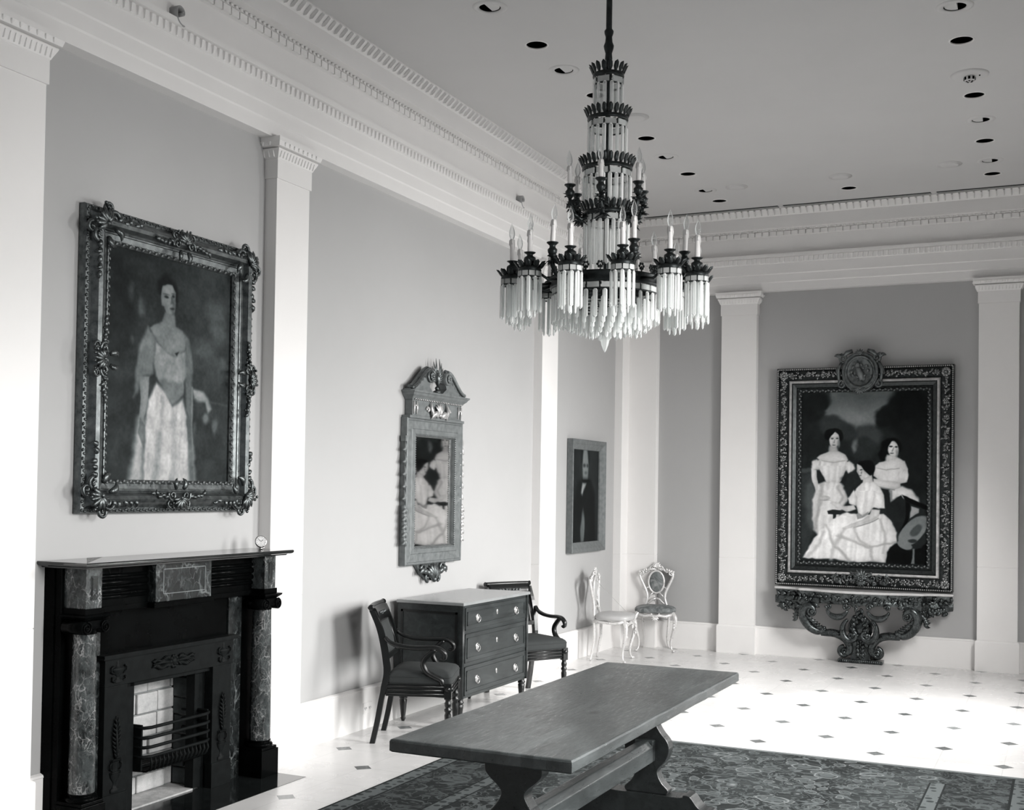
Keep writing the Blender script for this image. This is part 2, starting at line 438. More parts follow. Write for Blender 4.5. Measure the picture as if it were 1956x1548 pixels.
# picture surfaces: painted from soft strokes into a colour attribute
def painting(strokes, w, h, nx, bg, seed=1, texture=6):
    ny = int(nx * h / w); rng = np.random.RandomState(seed)
    u, v = np.meshgrid((np.arange(nx) + .5) / nx, (np.arange(ny) + .5) / nx)
    img = np.full((ny, nx), float(bg))
    def smooth_noise(k, amp):
        g = rng.rand(int(ny / k) + 3, int(nx / k) + 3) - .5
        yy = np.linspace(0, g.shape[0] - 2.001, ny); xx = np.linspace(0, g.shape[1] - 2.001, nx)
        y0 = yy.astype(int); x0 = xx.astype(int); fy = (yy - y0)[:, None]; fx = (xx - x0)[None, :]
        fy = fy * fy * (3 - 2 * fy); fx = fx * fx * (3 - 2 * fx)
        a = g[np.ix_(y0, x0)]; b = g[np.ix_(y0, x0 + 1)]; c = g[np.ix_(y0 + 1, x0)]; d = g[np.ix_(y0 + 1, x0 + 1)]
        return ((a * (1 - fx) + b * fx) * (1 - fy) + (c * (1 - fx) + d * fx) * fy) * 2 * amp
    wx = smooth_noise(10, .006) + smooth_noise(28, .008); wy = smooth_noise(10, .006) + smooth_noise(28, .008)
    fg = rng.rand(8, int(nx / 5) + 3) - .5
    fx_ = np.linspace(0, fg.shape[1] - 2.001, nx)[None, :] + (v * 4 + wx * 60); fx_ = np.clip(fx_, 0, fg.shape[1] - 2.001); fi = fx_.astype(int); ft = fx_ - fi
    fr_ = np.clip((v / v.max() * 6.9).astype(int), 0, 6)
    folds = (fg[fr_, fi] * (1 - ft) + fg[fr_, fi + 1] * ft) * 26
    for st in strokes:
        soft = max(st[2] * (2.2 if 160 < st[1] < 188 and st[2] > .004 else 1.25), .9 / nx); k = min(1.0, soft / .01)
        U, V = u + wx * k, v + wy * k
        if st[0] == 'e':
            cx, cy, rx, ry, rot = st[3:8]; a = R(rot); ca, sa = math.cos(a), math.sin(a)
            dx = (U - cx) * ca + (V - cy) * sa; dy = -(U - cx) * sa + (V - cy) * ca
            q = np.sqrt((dx / rx) ** 2 + (dy / ry) ** 2) + 1e-9
            d = (q - 1) * min(rx, ry)
        else:
            P = st[3]; n = len(P); dmin = np.full(U.shape, 9.0); ins = np.zeros(U.shape, bool)
            for i in range(n):
                (x1, y1), (x2, y2) = P[i], P[(i + 1) % n]
                ex, ey = x2 - x1, y2 - y1; L = ex * ex + ey * ey + 1e-12
                t = np.clip(((U - x1) * ex + (V - y1) * ey) / L, 0, 1)
                dmin = np.minimum(dmin, (U - x1 - t * ex) ** 2 + (V - y1 - t * ey) ** 2)
                if y1 != y2:
                    c = ((y1 > V) != (y2 > V)) & (U < (x2 - x1) * (V - y1) / (y2 - y1) + x1); ins ^= c
            d = np.sqrt(dmin); d[ins] *= -1
        a = np.clip(.5 - d / (2 * soft), 0, 1); a = a * a * (3 - 2 * a)
        val = st[1]
        if val > 125:
            lit = .5 - .5 * np.clip((U * .8 + V * .35 - (st[3] if st[0] == 'e' else np.mean([p[0] for p in st[3]])) * .8 - (st[4] if st[0] == 'e' else np.mean([p[1] for p in st[3]])) * .35) / .16, -1, 1)
            val = val * (1 - (.06 + .20 * (1 - lit)) * np.exp(np.minimum(d, 0) / .018)) * (.97 + .05 * lit)
        if st[1] > 195: val = val + folds
        img = img * (1 - a) + val * a
    amp = .25 + img / 255.
    img = img + (smooth_noise(3, texture) + smooth_noise(8, texture)+ smooth_noise(22, texture * 1.6)) * amp
    for _ in range(1):
        img[1:-1, 1:-1] = img[1:-1, 1:-1] * .4 + (img[:-2, 1:-1] + img[2:, 1:-1] + img[1:-1, :-2] + img[1:-1, 2:]) * .15
    return np.clip(img, 2, 250)
def canvas(name, img, w, h, m, parent, y, gain=1.0):
    # grid facing -Y, bottom-left at (0,y,0)
    ny, nx = img.shape; X, Z = np.meshgrid(np.linspace(0, w, nx), np.linspace(h, 0, ny))
    v = np.stack([X.ravel(), np.full(X.size, y), Z.ravel()], 1)
    idx = np.arange(ny * nx).reshape(ny, nx)
    f = np.stack([idx[1:, :-1].ravel(), idx[1:, 1:].ravel(), idx[:-1, 1:].ravel(), idx[:-1, :-1].ravel()], 1)
    me = bpy.data.meshes.new(name); me.from_pydata(v.tolist(), [], f.tolist()); me.update()
    s = img.ravel() / 255.; lin = np.where(s <= .04045, s / 12.92, ((s + .055) / 1.055) ** 2.4) * gain
    k = np.clip((.35 - lin) / .35, 0, 1)
    rgba = np.stack([lin * (1 - .14 * k), lin * (1 + .02 * k), lin * (1 + .035 * k), np.ones_like(lin)], 1)
    at = me.color_attributes.new('paint', 'FLOAT_COLOR', 'POINT'); at.data.foreach_set('color', rgba.astype(np.float32).ravel())
    me.materials.append(m); o = bpy.data.objects.new(name, me); COL.objects.link(o); o.parent = parent
    return o
def paint_mat():
    n = NT('oil_paint'); a = n.new('ShaderNodeVertexColor'); a.layer_name = 'paint'
    n.set(a.outputs[0], .6, 0, .06); n.bump(n.noise(n.coord(), 240, 4), .12, .0006); return n.m
MAT['paint'] = paint_mat()

MAT['hook_paint'] = simple('grey_painted_metal', .34, .5, 0, .05, 20)
def smooth_half(h, sub=4):
    out = []; J = range(len(h[0]))
    for i in range(len(h) - 1):
        p0 = h[max(i - 1, 0)]; p1 = h[i]; p2 = h[i + 1]; p3 = h[min(i + 2, len(h) - 1)]
        for k in range(sub):
            t = k / sub
            out.append(tuple(.5 * ((2 * p1[j]) + (-p0[j] + p2[j]) * t + (2 * p0[j] - 5 * p1[j] + 4 * p2[j] - p3[j]) * t * t + (-p0[j] + 3 * p1[j] - 3 * p2[j] + p3[j]) * t ** 3) for j in J))
    return out + [h[-1]]
# ------------------------------------------------------------------ the room
RW, YN, YF, CH = 4.80, -2.60, 11.61, 4.34
def struct(mb, name, m, parent=None, **kw):
    return mb.build(name, m, parent, kind='structure' if parent is None else None, **kw)
mb = MB().box((-.6, YN - .4, -.12), (RW + .6, YF + .4, 0)); struct(mb, 'floor', MAT['floor'])
# downlight openings are real holes through the ceiling plaster
HOLES = []   # (x, y, r, kind)
for y in (1.15, 2.25, 3.35, 4.45, 5.55, 6.643, 7.66, 8.752, 9.874, 10.906): HOLES.append((1.18, y, .066, 'open'))
for y in (1.1, 2.2, 3.3, 4.4, 6.5, 7.572, 8.651, 9.802, 10.832): HOLES.append((3.58, y, .066, 'open'))
HOLES.append((2.379, 10.87, .066, 'open'))
for y in (3.8, 4.9, 6.016, 7.115, 9.301, 10.478): HOLES.append((1.165, y, .062, 'eye'))
for y in (3.8, 4.9, 7.03, 9.237, 10.396): HOLES.append((3.585, y, .062, 'eye'))
def ceiling():
    bm = bmesh.new(); edges = []
    def loop(pts):
        vs = [bm.verts.new((x, y, CH)) for x, y in pts]
        for i in range(len(vs)): edges.append(bm.edges.new((vs[i], vs[(i + 1) % len(vs)])))
    loop([(-.1, YN - .1), (RW + .1, YN - .1), (RW + .1, YF + .1), (-.1, YF + .1)])
    for x, y, r, k in HOLES: loop([(x + r * math.cos(a * PI / 14), y + r * math.sin(a * PI / 14)) for a in range(28)])
    bmesh.ops.triangle_fill(bm, edges=edges, use_beauty=True, use_dissolve=False, normal=(0, 0, -1))
    for f in bm.faces:
        if f.normal.z > 0: f.normal_flip()
    me = bpy.data.meshes.new('ceiling'); bm.to_mesh(me); bm.free(); me.materials.append(MAT['ceiling'])
    o = bpy.data.objects.new('ceiling', me); COL.objects.link(o); o['kind'] = 'structure'
    s = MB().box((-.3, YN - .2, 4.62), (RW + .3, YF + .2, 4.7))
    s.build('upper_slab', MAT['void'], o)
ceiling()
# left wall with the firebox recess (y 4.38-4.92, z 0-.63)
mb = MB().box((-.5, YN - .2, 0), (0, 4.40, 4.62)).box((-.5, 4.93, 0), (0, YF + .2, 4.62)).box((-.5, 4.40, .64), (0, 4.93, 4.62)).box((-.5, 4.40, 0), (-.38, 4.93, .64))
struct(mb, 'wall_left', MAT['wall'])
struct(MB().box((-.5, YF, 0), (RW + .5, YF + .3, 4.62)), 'wall_back', MAT['wall'])
WIN = [(5.8, 6.9), (8.4, 9.5), (2.85, 3.95)]
def wall_open(segs, z0, z1, mk, a, b):
    e = a
    for s0, s1 in sorted(segs):
        mk(e, s0, 0, 4.62); mk(s0, s1, 0, z0); mk(s0, s1, z1, 4.62); e = s1
    mk(e, b, 0, 4.62)
mb = MB(); wall_open(WIN, .55, 2.95, lambda p, q, r, s: mb.box((RW, p, r), (RW + .3, q, s)), YN - .2, YF + .2)
struct(mb, 'wall_right', MAT['wall'])
mb = MB(); wall_open([(1.2, 3.6)], .7, 3.1, lambda p, q, r, s: mb.box((p, YN - .3, r), (q, YN, s)), -.5, RW + .5)
struct(mb, 'wall_near', MAT['wall'])
def window(i, w, h, M):
    m = MB(); t = .06
    m.box((-w / 2, 0, 0), (-w / 2 + t, .06, h)).box((w / 2 - t, 0, 0), (w / 2, .06, h)).box((-w / 2, 0, 0), (w / 2, .06, t)).box((-w / 2, 0, h - t), (w / 2, .06, h))
    for k in range(1, 3): m.box((-w / 2 + w * k / 3 - .012, .01, t), (-w / 2 + w * k / 3 + .012, .04, h - t))
    for k in range(1, 5): m.box((-w / 2 + t, .01, h * k / 5 - .012), (w / 2 - t, .04, h * k / 5 + .012))
    o = m.build('window_%d' % i, MAT['trim'], None, kind='structure'); o.matrix_world = M
    MB().box((-w / 2 + t, .02, t), (w / 2 - t, .026, h - t)).build('pane', MAT['bulb'], o)
    MB().box((-w / 2 - .04, -.05, -.06), (w / 2 + .04, .04, 0)).build('sill', MAT['trim'], o)
for i, (a, b) in enumerate(WIN): window(i + 1, b - a, 2.4, T(RW + .02, (a + b) / 2, .55) @ RZ(R(-90)))
window(4, 2.4, 2.4, T(2.4, YN - .02, .7) @ RZ(R(180)))  # window behind the camera is invented to house the frontal fill

# entablature: profile (protrusion, height) swept round the room
PROF = [(0, 3.565), (.08, 3.565), (.08, 3.642), (.088, 3.650), (.088, 3.722), (.096, 3.730), (.096, 3.828), (.104, 3.832), (.108, 3.884), (.128, 3.890), (.128, 3.920),
        (.080, 3.924), (.080, 4.096), (.096, 4.100), (.096, 4.142), (.112, 4.146), (.112, 4.158), (.185, 4.160), (.185, 4.274), (.198, 4.282), (.215, 4.300), (.252, 4.330), (.252, 4.345)]
def room_loop(e, z): return [(e, YN + e, z), (RW - e, YN + e, z), (RW - e, YF - e, z), (e, YF - e, z)]
mb = MB().quadring([room_loop(e, z) for e, z in PROF]); mb.f = [f[::-1] for f in mb.f]
ent = struct(mb, 'trim_1', MAT['trim'])
WALLS = {'L': T(0, 0, 0) @ RZ(R(90)), 'B': T(0, YF, 0), 'R': T(RW, 0, 0) @ RZ(R(-90))}
# local x runs along the wall, -y points into the room
def strip(name, pitch, el, e, walls='LBR'):
    mb = MB()
    for w in walls:
        a, b = ((YN + e, YF - e) if w == 'L' else (e, RW - e) if w == 'B' else (-YF + e, -YN - e))
        n = int((b - a) / pitch); st = (b - a) / n
        if w == 'L': st0 = max(0, int((2.2 - a) / st))
        elif w == 'R': st0 = 0; n = int(n * .45)
        else: st0 = 0
        one = MB(); el(one)
        for k in range(st0, n): mb.merge(one, WALLS[w] @ T(a + (k + .5) * st, 0, 0))
    return mb.build(name, MAT['trim'], ent)
strip('egg_and_dart', .046, lambda m: m.add([(-.015, -.104, 3.882), (.015, -.104, 3.882), (.009, -.104, 3.836), (-.009, -.104, 3.836), (-.012, -.122, 3.880), (.012, -.122, 3.880), (.006, -.112, 3.842), (-.006, -.112, 3.842)],
      [(4, 5, 1, 0), (5, 6, 2, 1), (6, 7, 3, 2), (7, 4, 0, 3), (4, 7, 6, 5)][:]), .11)
strip('dentil', .070, lambda m: m.box((-.0305, -.112, 4.101), (.0305, -.09, 4.140)), .11)
strip('bead', .040, lambda m: m.ball((0, -.118, 4.152), (.013, .010, .008), 6), .12)
strip('leaf_moulding', .062, lambda m: m.add([(-.006, -.20, 4.284), (.006, -.20, 4.284), (.010, -.252, 4.328), (-.010, -.252, 4.328), (0, -.222, 4.278), (0, -.262, 4.316), (0, -.20, 4.278)],
      [(0, 6, 4, 5, 3), (1, 2, 5, 4, 6), (2, 3, 5)]), .25)
# picture-rail scroll hooks belong on the frieze; ventilation slot beside the cornice
mb = MB()
for a, b in ((.30, 1.645), (1.695, 3.035), (3.085, 4.50)): mb.box((a, YF - .325, CH - .004), (b, YF - .258, CH + .02))
struct(mb, 'trim_2', MAT['slot'])
mb = MB()
for a, b in ((.30, 1.645), (1.695, 3.035), (3.085, 4.50)): mb.box((a, YF - .295, CH - .007), (b, YF - .288, CH + .01))
mb.build('slot_blade', MAT['trim'], bpy.data.objects['trim_2'])

# pilasters
def pilaster(n, w, M, joint=True):
    h = w / 2
    m = MB()
    m.box((-h, -.080, .28), (h, .02, .938)).box((-h, -.080, .942), (h, .02, 3.34)).box((-h + .003, -.077, .93), (h - .003, .02, .95))
    o = m.build('trim_%d' % n, MAT['trim'], None, kind='structure', bevel=.0015, bseg=1); o.matrix_world = M
    c = MB().box((-h - .008, -.088, 3.34), (h + .008, .02, 3.448))
    def ring(d, z): return [(-h - d, -.08 - d, z), (h + d, -.08 - d, z), (h + d, .02, z), (-h - d, .02, z)]
    c.quadring([ring(.008, 3.448), ring(.012, 3.452), ring(.016, 3.462), ring(.030, 3.490), ring(.034, 3.499), ring(.034, 3.504), ring(.016, 3.506), ring(.016, 3.510), ring(.044, 3.514), ring(.052, 3.540), ring(.052, 3.566)])
    for face in range(3):
        L = (2 * h + .03) if face == 0 else .10
        k = max(2, int(L / .028)); Mf = (T(0, -.08, 0), T(h, -.035, 0) @ RZ(R(90)), T(-h, -.035, 0) @ RZ(R(-90)))[face]
        for i in range(k):
            x = -L / 2 + (i + .5) * L / k
            c.add([(x - .007, -.020, 3.494), (x + .007, -.020, 3.494), (x + .004, -.012, 3.456), (x - .004, -.012, 3.456), (x - .005, -.036, 3.492), (x + .005, -.036, 3.492), (x, -.022, 3.460)],
                  [(4, 5, 1, 0), (4, 0, 3, 6), (5, 6, 2, 1), (4, 6, 5)], False, Mf)
        k = max(2, int(L / .042))
        for i in range(k):
            x = -L / 2 + (i + .5) * L / k
            c.add([(x - .012, -.040, 3.538), (x + .012, -.040, 3.538), (x + .005, -.040, 3.516), (x - .005, -.040, 3.516), (x - .009, -.060, 3.536), (x + .009, -.060, 3.536), (x, -.050, 3.518)],
                  [(4, 5, 1, 0), (4, 0, 3, 6), (5, 6, 2, 1), (4, 6, 5)], False, Mf)
    c.build('capital', MAT['trim'], o)
    p = MB().box((-h - .015, -.095, 0), (h + .015, .02, .262))
    def pr(d, z): return [(-h - d, -.08 - d, z), (h + d, -.08 - d, z), (h + d, .02, z), (-h - d, .02, z)]
    p.quadring([pr(.015, .262), pr(.013, .270), pr(.006, .276), pr(.0, .280), pr(-.05, .2805)])
    p.build('plinth', MAT['trim'], o)
    return o
LW = lambda y: T(0, y, 0) @ RZ(R(90))
n = 3
for a, b in ((-2.50, -2.20), (-.2, .14), (1.80, 2.14), (3.48, 3.818), (5.505, 5.825), (9.30, 9.642), (11.33, 11.61)):
    pilaster(n, b - a, LW((a + b) / 2)); n += 1
for a, b in ((.06, .378), (1.045, 1.397), (3.435, 3.776), (4.43, 4.74)):
    pilaster(n, b - a, T((a + b) / 2, YF, 0)); n += 1
for a, b in ((9.9, 10.24), (4.1, 4.44), (11.33, 11.61)):
    pilaster(n, b - a, T(RW, (a + b) / 2, 0) @ RZ(R(-90))); n += 1

# baseboards
def baseboard(name, segs, M):
    m = MB()
    for a, b in segs:
        m.box((a, -.020, 0), (b, .01, .255)).quadring([[(a, -.020, .255), (b, -.020, .255), (b, .01, .255), (a, .01, .255)], [(a, -.024, .259), (b, -.024, .259), (b, .01, .259), (a, .01, .259)],
            [(a, -.020, .268), (b, -.020, .268), (b, .01, .268), (a, .01, .268)], [(a, -.004, .275), (b, -.004, .275), (b, .01, .275), (a, .01, .275)]])
    o = m.build(name, MAT['trim'], None, kind='structure'); o.matrix_world = M; return o
baseboard('baseboard_left', [(-2.2, -.2), (.14, 1.80), (2.14, 3.48), (3.818, 3.945), (5.375, 5.505), (5.825, 9.30), (9.642, 11.33)], RZ(R(90)))
baseboard('baseboard_back', [(.378, 1.045), (1.397, 3.435), (3.776, 4.43)], T(0, YF, 0))
baseboard('baseboard_right', [(-11.33, -10.24), (-9.9, -4.44), (-4.1, 2.5)], T(RW, 0, 0) @ RZ(R(-90)))
baseboard('baseboard_near', [(.1, 4.7)], T(RW, YN, 0) @ RZ(R(180)))

# ------------------------------------------------------------------ ceiling fittings
WORDS = {0: 'nearest', 1: 'second', 2: 'third', 3: 'fourth', 4: 'fifth', 5: 'sixth', 6: 'seventh', 7: 'eighth', 8: 'ninth', 9: 'tenth', 10: 'eleventh'}
can = MB().lathe([(.066, 0), (.066, .16), (.001, .16)], n=28); can.f = [f[::-1] for f in can.f]
can_me = can.mesh('housing', MAT['void'])
rim = MB().lathe([(.0655, .004), (.0655, -.003), (.073, -.003), (.075, 0)], n=28); rim_me = rim.mesh('rim', MAT['trim'])
VIS = {'openL': [5.9, 12], 'openR': [7, 12], }
def far_rank(y, ys): return sorted(ys, reverse=True).index(y)
ys_l = [h[1] for h in HOLES if h[3] == 'open' and h[0] < 1.5]; ys_r = [h[1] for h in HOLES if h[3] == 'open' and h[0] > 3]
ye_l = [h[1] for h in HOLES if h[3] == 'eye' and h[0] < 1.5]; ye_r = [h[1] for h in HOLES if h[3] == 'eye' and h[0] > 3]
ORD = ['farthest', 'second farthest', 'third farthest', 'fourth farthest', 'fifth farthest', 'sixth farthest', 'seventh farthest', 'eighth farthest', 'ninth farthest', 'tenth farthest']
for x, y, r, k in HOLES:
    side = 'left' if x < 1.5 else 'right' if x > 3 else 'middle'
    if k == 'open':
        lab = ('black round open downlight in the middle of the ceiling by the back cornice' if side == 'middle' else
               'black round open downlight, %s of its kind in the %s ceiling row' % (ORD[far_rank(y, ys_l if side == 'left' else ys_r)], side))
        o = thing('recessed_downlight', lab, 'ceiling light', (x, y, CH), 0, 'open black downlights in the ceiling')
        place(can_me, 'housing', o, Matrix()); place(rim_me, 'rim', o, Matrix())
    else:
        lab = 'white eyeball spotlight with dark slit, %s of its kind in the %s ceiling row' % (ORD[far_rank(y, ye_l if side == 'left' else ye_r)], side)
        o = thing('eyeball_downlight', lab, 'ceiling light', (x, y, CH), 0, 'eyeball spotlights in the ceiling')
        place(can_me, 'housing', o, S(.93, .93, 1))
        m = MB().lathe([(.062, .01), (.062, -.002), (.064, -.005), (.098, -.004), (.102, 0)], n=32); m.build('trim_ring', MAT['ceiling'], o)
        # the tilted ball covers the part of the opening that faces away from the near wall picture
        sgn = 1 if side == 'left' else -1; m = MB(); nn = 10; rings = []
        for j in range(6):
            t = j / 5 * R(80); rr = .0560 * math.cos(t) + .001; zz = .006 + .045 * math.sin(t)
            rings.append([(sgn * (-.012 + (rr + .012) * max(0, math.cos(a)) if True else 0), rr * math.sin(a), zz) for a in [(-PI / 2 + PI * q / nn) for q in range(nn + 1)]])
        m.quadring(rings, close=False, smooth=True); m.f.append(tuple(len(m.v) - 1 - q for q in range(nn + 1))); m.s.append(False)
        m2 = MB(); pts = [(sgn * (-.012), -.0605, .003), (sgn * (-.012), .0605, .003)] + [(sgn * .0612 * math.cos(a), .0612 * math.sin(a), .003) for a in [(PI / 2 - PI * q / nn) for q in range(nn + 1)]]
        pts = [(sgn * -.012, -.0545, .002)] + [(sgn * .0565 * math.cos(a), .0565 * math.sin(a), .002) for a in [(-PI / 2 + PI * q / 16) for q in range(17)]] + [(sgn * -.012, .0545, .002)]
        m2.add(pts, [tuple(range(len(pts))) if sgn < 0 else tuple(range(len(pts)))[::-1]])
        m2.merge(m); m2.build('eyeball', MAT['ceiling'], o)
for (x, y), w in (((1.46, 10.453), 'left'), ((2.376, 10.438), 'middle'), ((3.273, 10.392), 'right'), ((1.276, 8.222), 'behind the chandelier')):
    o = thing('ceiling_speaker_disc', 'shallow white disc on the ceiling, %s' % ('%s of three by the back cornice' % w if w[0] != 'b' else 'beside the chandelier neck'), 'ceiling disc', (x, y, CH), 0, 'white blank discs on the ceiling')
    MB().lathe([(.100, 0), (.100, -.003), (.074, -.004), (.072, -.010), (.066, -.013), (.001, -.013)][::-1], n=32).build('cover', MAT['ceiling'], o)
o = thing('smoke_detector', 'white domed smoke detector between two black downlights of the right ceiling row', 'smoke detector', (3.58, 8.219, CH))
MB().lathe([(.001, -.012), (.10, -.012), (.118, -.006), (.12, 0)], n=32).build('base', MAT['ceiling'], o)
MB().lathe([(.001, -.045), (.026, -.043), (.034, -.034), (.036, -.012)], n=20).build('sensor_head', MAT['ceiling'], o)
m = MB()
for i in range(8):
    a = i * PI / 4; m.box((-.007, -.037, -.036), (.007, -.030, -.018), RZ(a))
for i in range(5):
    a = i * 2 * PI / 5; m.box((-.006, -.024, -.0455), (.006, -.012, -.040), RZ(a))
m.ball((.062, -.01, -.013), .006, 8); m.build('vents', MAT['void'], o)

# scroll hooks on the frieze
def hook(y, label):
    o = thing('scroll_hook', label, 'hook', (.08, y, 3.937), R(90), 'scroll hooks on the frieze')
    # C-shaped strap, its flat width standing out from the frieze, the top end rolled into a little scroll
    prof = smooth_half([(.036, -.046), (.014, -.044), (-.006, -.032), (-.018, -.012), (-.021, .012), (-.018, .034), (-.006, .045), (.012, .044), (.027, .034), (.033, .018), (.027, .006), (.018, .009), (.018, .018), (.024, .020)], 3)
    v = []
    for x, z in prof:
        for h in (0, -.052): v.append((x, h, z))
    k = len(prof); m = MB().add(v, [(2 * i, 2 * i + 1, 2 * i + 3, 2 * i + 2) for i in range(k - 1)], True)
    ob = m.build('strap', MAT['hook_paint'], o); sm = ob.modifiers.new('solid', 'SOLIDIFY'); sm.thickness = .005; sm.offset = 0
    MB().box((-.024, -.004, -.034), (-.008, .004, .036)).build('fixing_plate', MAT['hook_paint'], o)
hook(4.612, 'curled white scroll hook on the frieze over the large portrait')
hook(8.74, 'curled white scroll hook on the frieze beside the chandelier')
# outlet
o = thing('wall_outlet', 'small white electrical outlet set in the baseboard behind the near armchair', 'outlet', (.02, 6.665, .135), R(90))
MB().box((-.055, -.004, -.035), (.055, .002, .035)).build('cover_plate', MAT['trim'], o, bevel=.002)
m = MB()
for x in (-.026, .026):
    m.box((x - .010, -.0055, -.006), (x - .007, -.002, .006)).box((x + .007, -.0055, -.006), (x + .010, -.002, .006)).box((x - .002, -.0055, -.013), (x + .002, -.002, -.009))
m.build('socket_slots', MAT['slot'], o)
# ------------------------------------------------------------------ fireplace (local x = along the wall, -y = out of the wall)
FP = thing('fireplace', 'black marble fireplace with veined columns and cast-iron grate below the large portrait', 'fireplace', (0, 4.664, 0), R(90))
def BX(m, u0, h0, z0, u1, h1, z1): return m.box((u0, -h1, z0), (u1, -h0, z1))
# shelf with moulded edge
m = MB()
def rr(d, z, L=.765, D=.298): return [(-L + d, -D + d, z), (L - d, -D + d, z), (L - d, 0, z), (-L + d, 0, z)]
m.quadring([rr(.05, 1.199), rr(.030, 1.200), rr(.026, 1.206), rr(.012, 1.208), rr(.004, 1.212), rr(0, 1.218), rr(0, 1.224), rr(.003, 1.229), rr(.40, 1.2292)])
m.f.append(tuple(len(m.v) - 4 + i for i in range(4))); m.s.append(False)
m.build('mantel_shelf', MAT['shelf_marble'], FP)
# backing slabs and side returns
m = MB()
BX(m, -.712, 0, 0, -.475, .098, 1.20); BX(m, .475, 0, 0, .712, .098, 1.20); BX(m, -.475, 0, .655, .475, .098, 1.20)
m.build('surround_panel', MAT['black_marble'], FP, bevel=.002)
for q_ in (-1, 1):
    m = MB(); BX(m, q_ * .718, 0, 0, q_ * .706, .06, 1.2); m.build('side_return', MAT['black_marble'], FP)
# mottled strip of marble round the insert
for a_, b_ in ((.452, .560), (-.560, -.478)):
    m = MB(); BX(m, a_, .098, 0, b_, .106, 1.0); m.build('marble_slip', MAT['breccia_dark'], FP)
# frieze: reeded panels and tablet
for s in (-1, 1):
    m = MB(); BX(m, s * .215, .098, 1.0, s * .605, .140, 1.195)
    for z, r in ((1.150, .010), (1.118, .016), (1.083, .014), (1.052, .010)):
        m.tube([(s * .218, -.140, z), (s * .600, -.140, z)], r, 10, up=(0, 0, 1))
    m.build('reeded_frieze', MAT['black_marble'], FP)
m = MB(); BX(m, -.62, .098, .985, .62, .150, 1.012); m.build('frieze_rail', MAT['black_marble'], FP, bevel=.003)
m = MB(); BX(m, -.205, .10, 1.008, .205, .188, 1.198); m.build('tablet', MAT['breccia_dark'], FP, bevel=.003)
m = MB()
for (a, b, c, d) in ((-.155, 1.045, .155, 1.048), (-.155, 1.165, .155, 1.168), (-.155, 1.045, -.152, 1.168), (.152, 1.045, .155, 1.168)): BX(m, a, .187, b, c, .190, d)
m.build('tablet_incised_frame', simple('pale_incised_line', .16, .6), FP)
m = MB(); BX(m, -.22, .10, .982, .22, .195, 1.008); m.build('tablet_rail', MAT['black_marble'], FP, bevel=.003)
# columns
def volute(m, cx, cz, y0, y1, s, r=.030):
    m.lathe([(r, 0), (r, abs(y1 - y0))], c=(0, 0, 0), n=20, M=T(cx, y0, cz) @ RX(R(90)), cap=True)
    pts = []
    for i in range(34):
        t = i / 33; a = R(90) + s * (-1) * t * 2 * PI * 1.9; q = r * (.95 - .78 * t); pts.append((cx + q * math.cos(a), y1 - .003, cz + q * math.sin(a)))
    m.tube(pts, [.0048 * (1 - .4 * i / 33) for i in range(34)], 6)
    m.ball((cx, y1 - .003, cz), .007, 8)
for s, cu in ((-1, -.647), (1, .647)):
    col = MB().lathe([(.057, .196), (.0575, .25), (.055, .6), (.050, .915)], n=32, c=(cu, -.178, 0))
    co_ = col.build('column', MAT['breccia'], FP)
    b = MB().lathe([(.064, .158), (.070, .164), (.071, .172), (.066, .180), (.056, .182), (.055, .187), (.060, .190), (.060, .195), (.052, .198)], n=32, c=(cu, -.178, 0)); b.build('column_base', MAT['black_marble'], co_)
    k = MB()
    k.lathe([(.046, .900), (.052, .905), (.052, .918), (.058, .930), (.060, .955)], n=28, c=(cu, -.178, 0))
    for yy in (-.242, -.150):
        pass
    volute(k, cu - .056, .936, -.120, -.244, 1); volute(k, cu + .056, .936, -.120, -.244, -1)
    k.box((cu - .058, -.240, .944), (cu + .058, -.116, .966)).box((cu - .050, -.243, .930), (cu + .050, -.235, .944))
    for i in range(7): k.ball((cu - .027 + i * .009, -.243, .934), (.0038, .004, .0065), 6)
    k.build('column_capital', MAT['black_marble'], co_)
    a = MB(); 
    def q(d, z): return [(cu - d, -.178 - d, z), (cu + d, -.178 - d, z), (cu + d, -.098, z), (cu - d, -.098, z)]
    a.quadring([q(.052, .965), q(.060, .970), q(.076, .984), q(.078, .992), q(.056, .996), q(.056, 1.020)]); a.build('abacus', MAT['black_marble'], FP)
    im = MB(); BX(im, cu - .048, .098, 1.018, cu + .048, .228, 1.202); im.build('impost_block', MAT['breccia'], FP, bevel=.002)
    ip = MB(); BX(ip, cu - .020, .226, 1.055, cu + .020, .231, 1.165); BX(ip, cu - .014, .230, 1.061, cu + .014, .234, 1.159); ip.build('impost_panel', MAT['breccia_dark'], FP, bevel=.001)
    p = MB(); BX(p, cu - .074, .09, 0, cu + .074, .250, .145); BX(p, cu - .066, .09, .145, cu + .066, .243, .160); p.build('plinth', MAT['black_marble'], FP, bevel=.002)
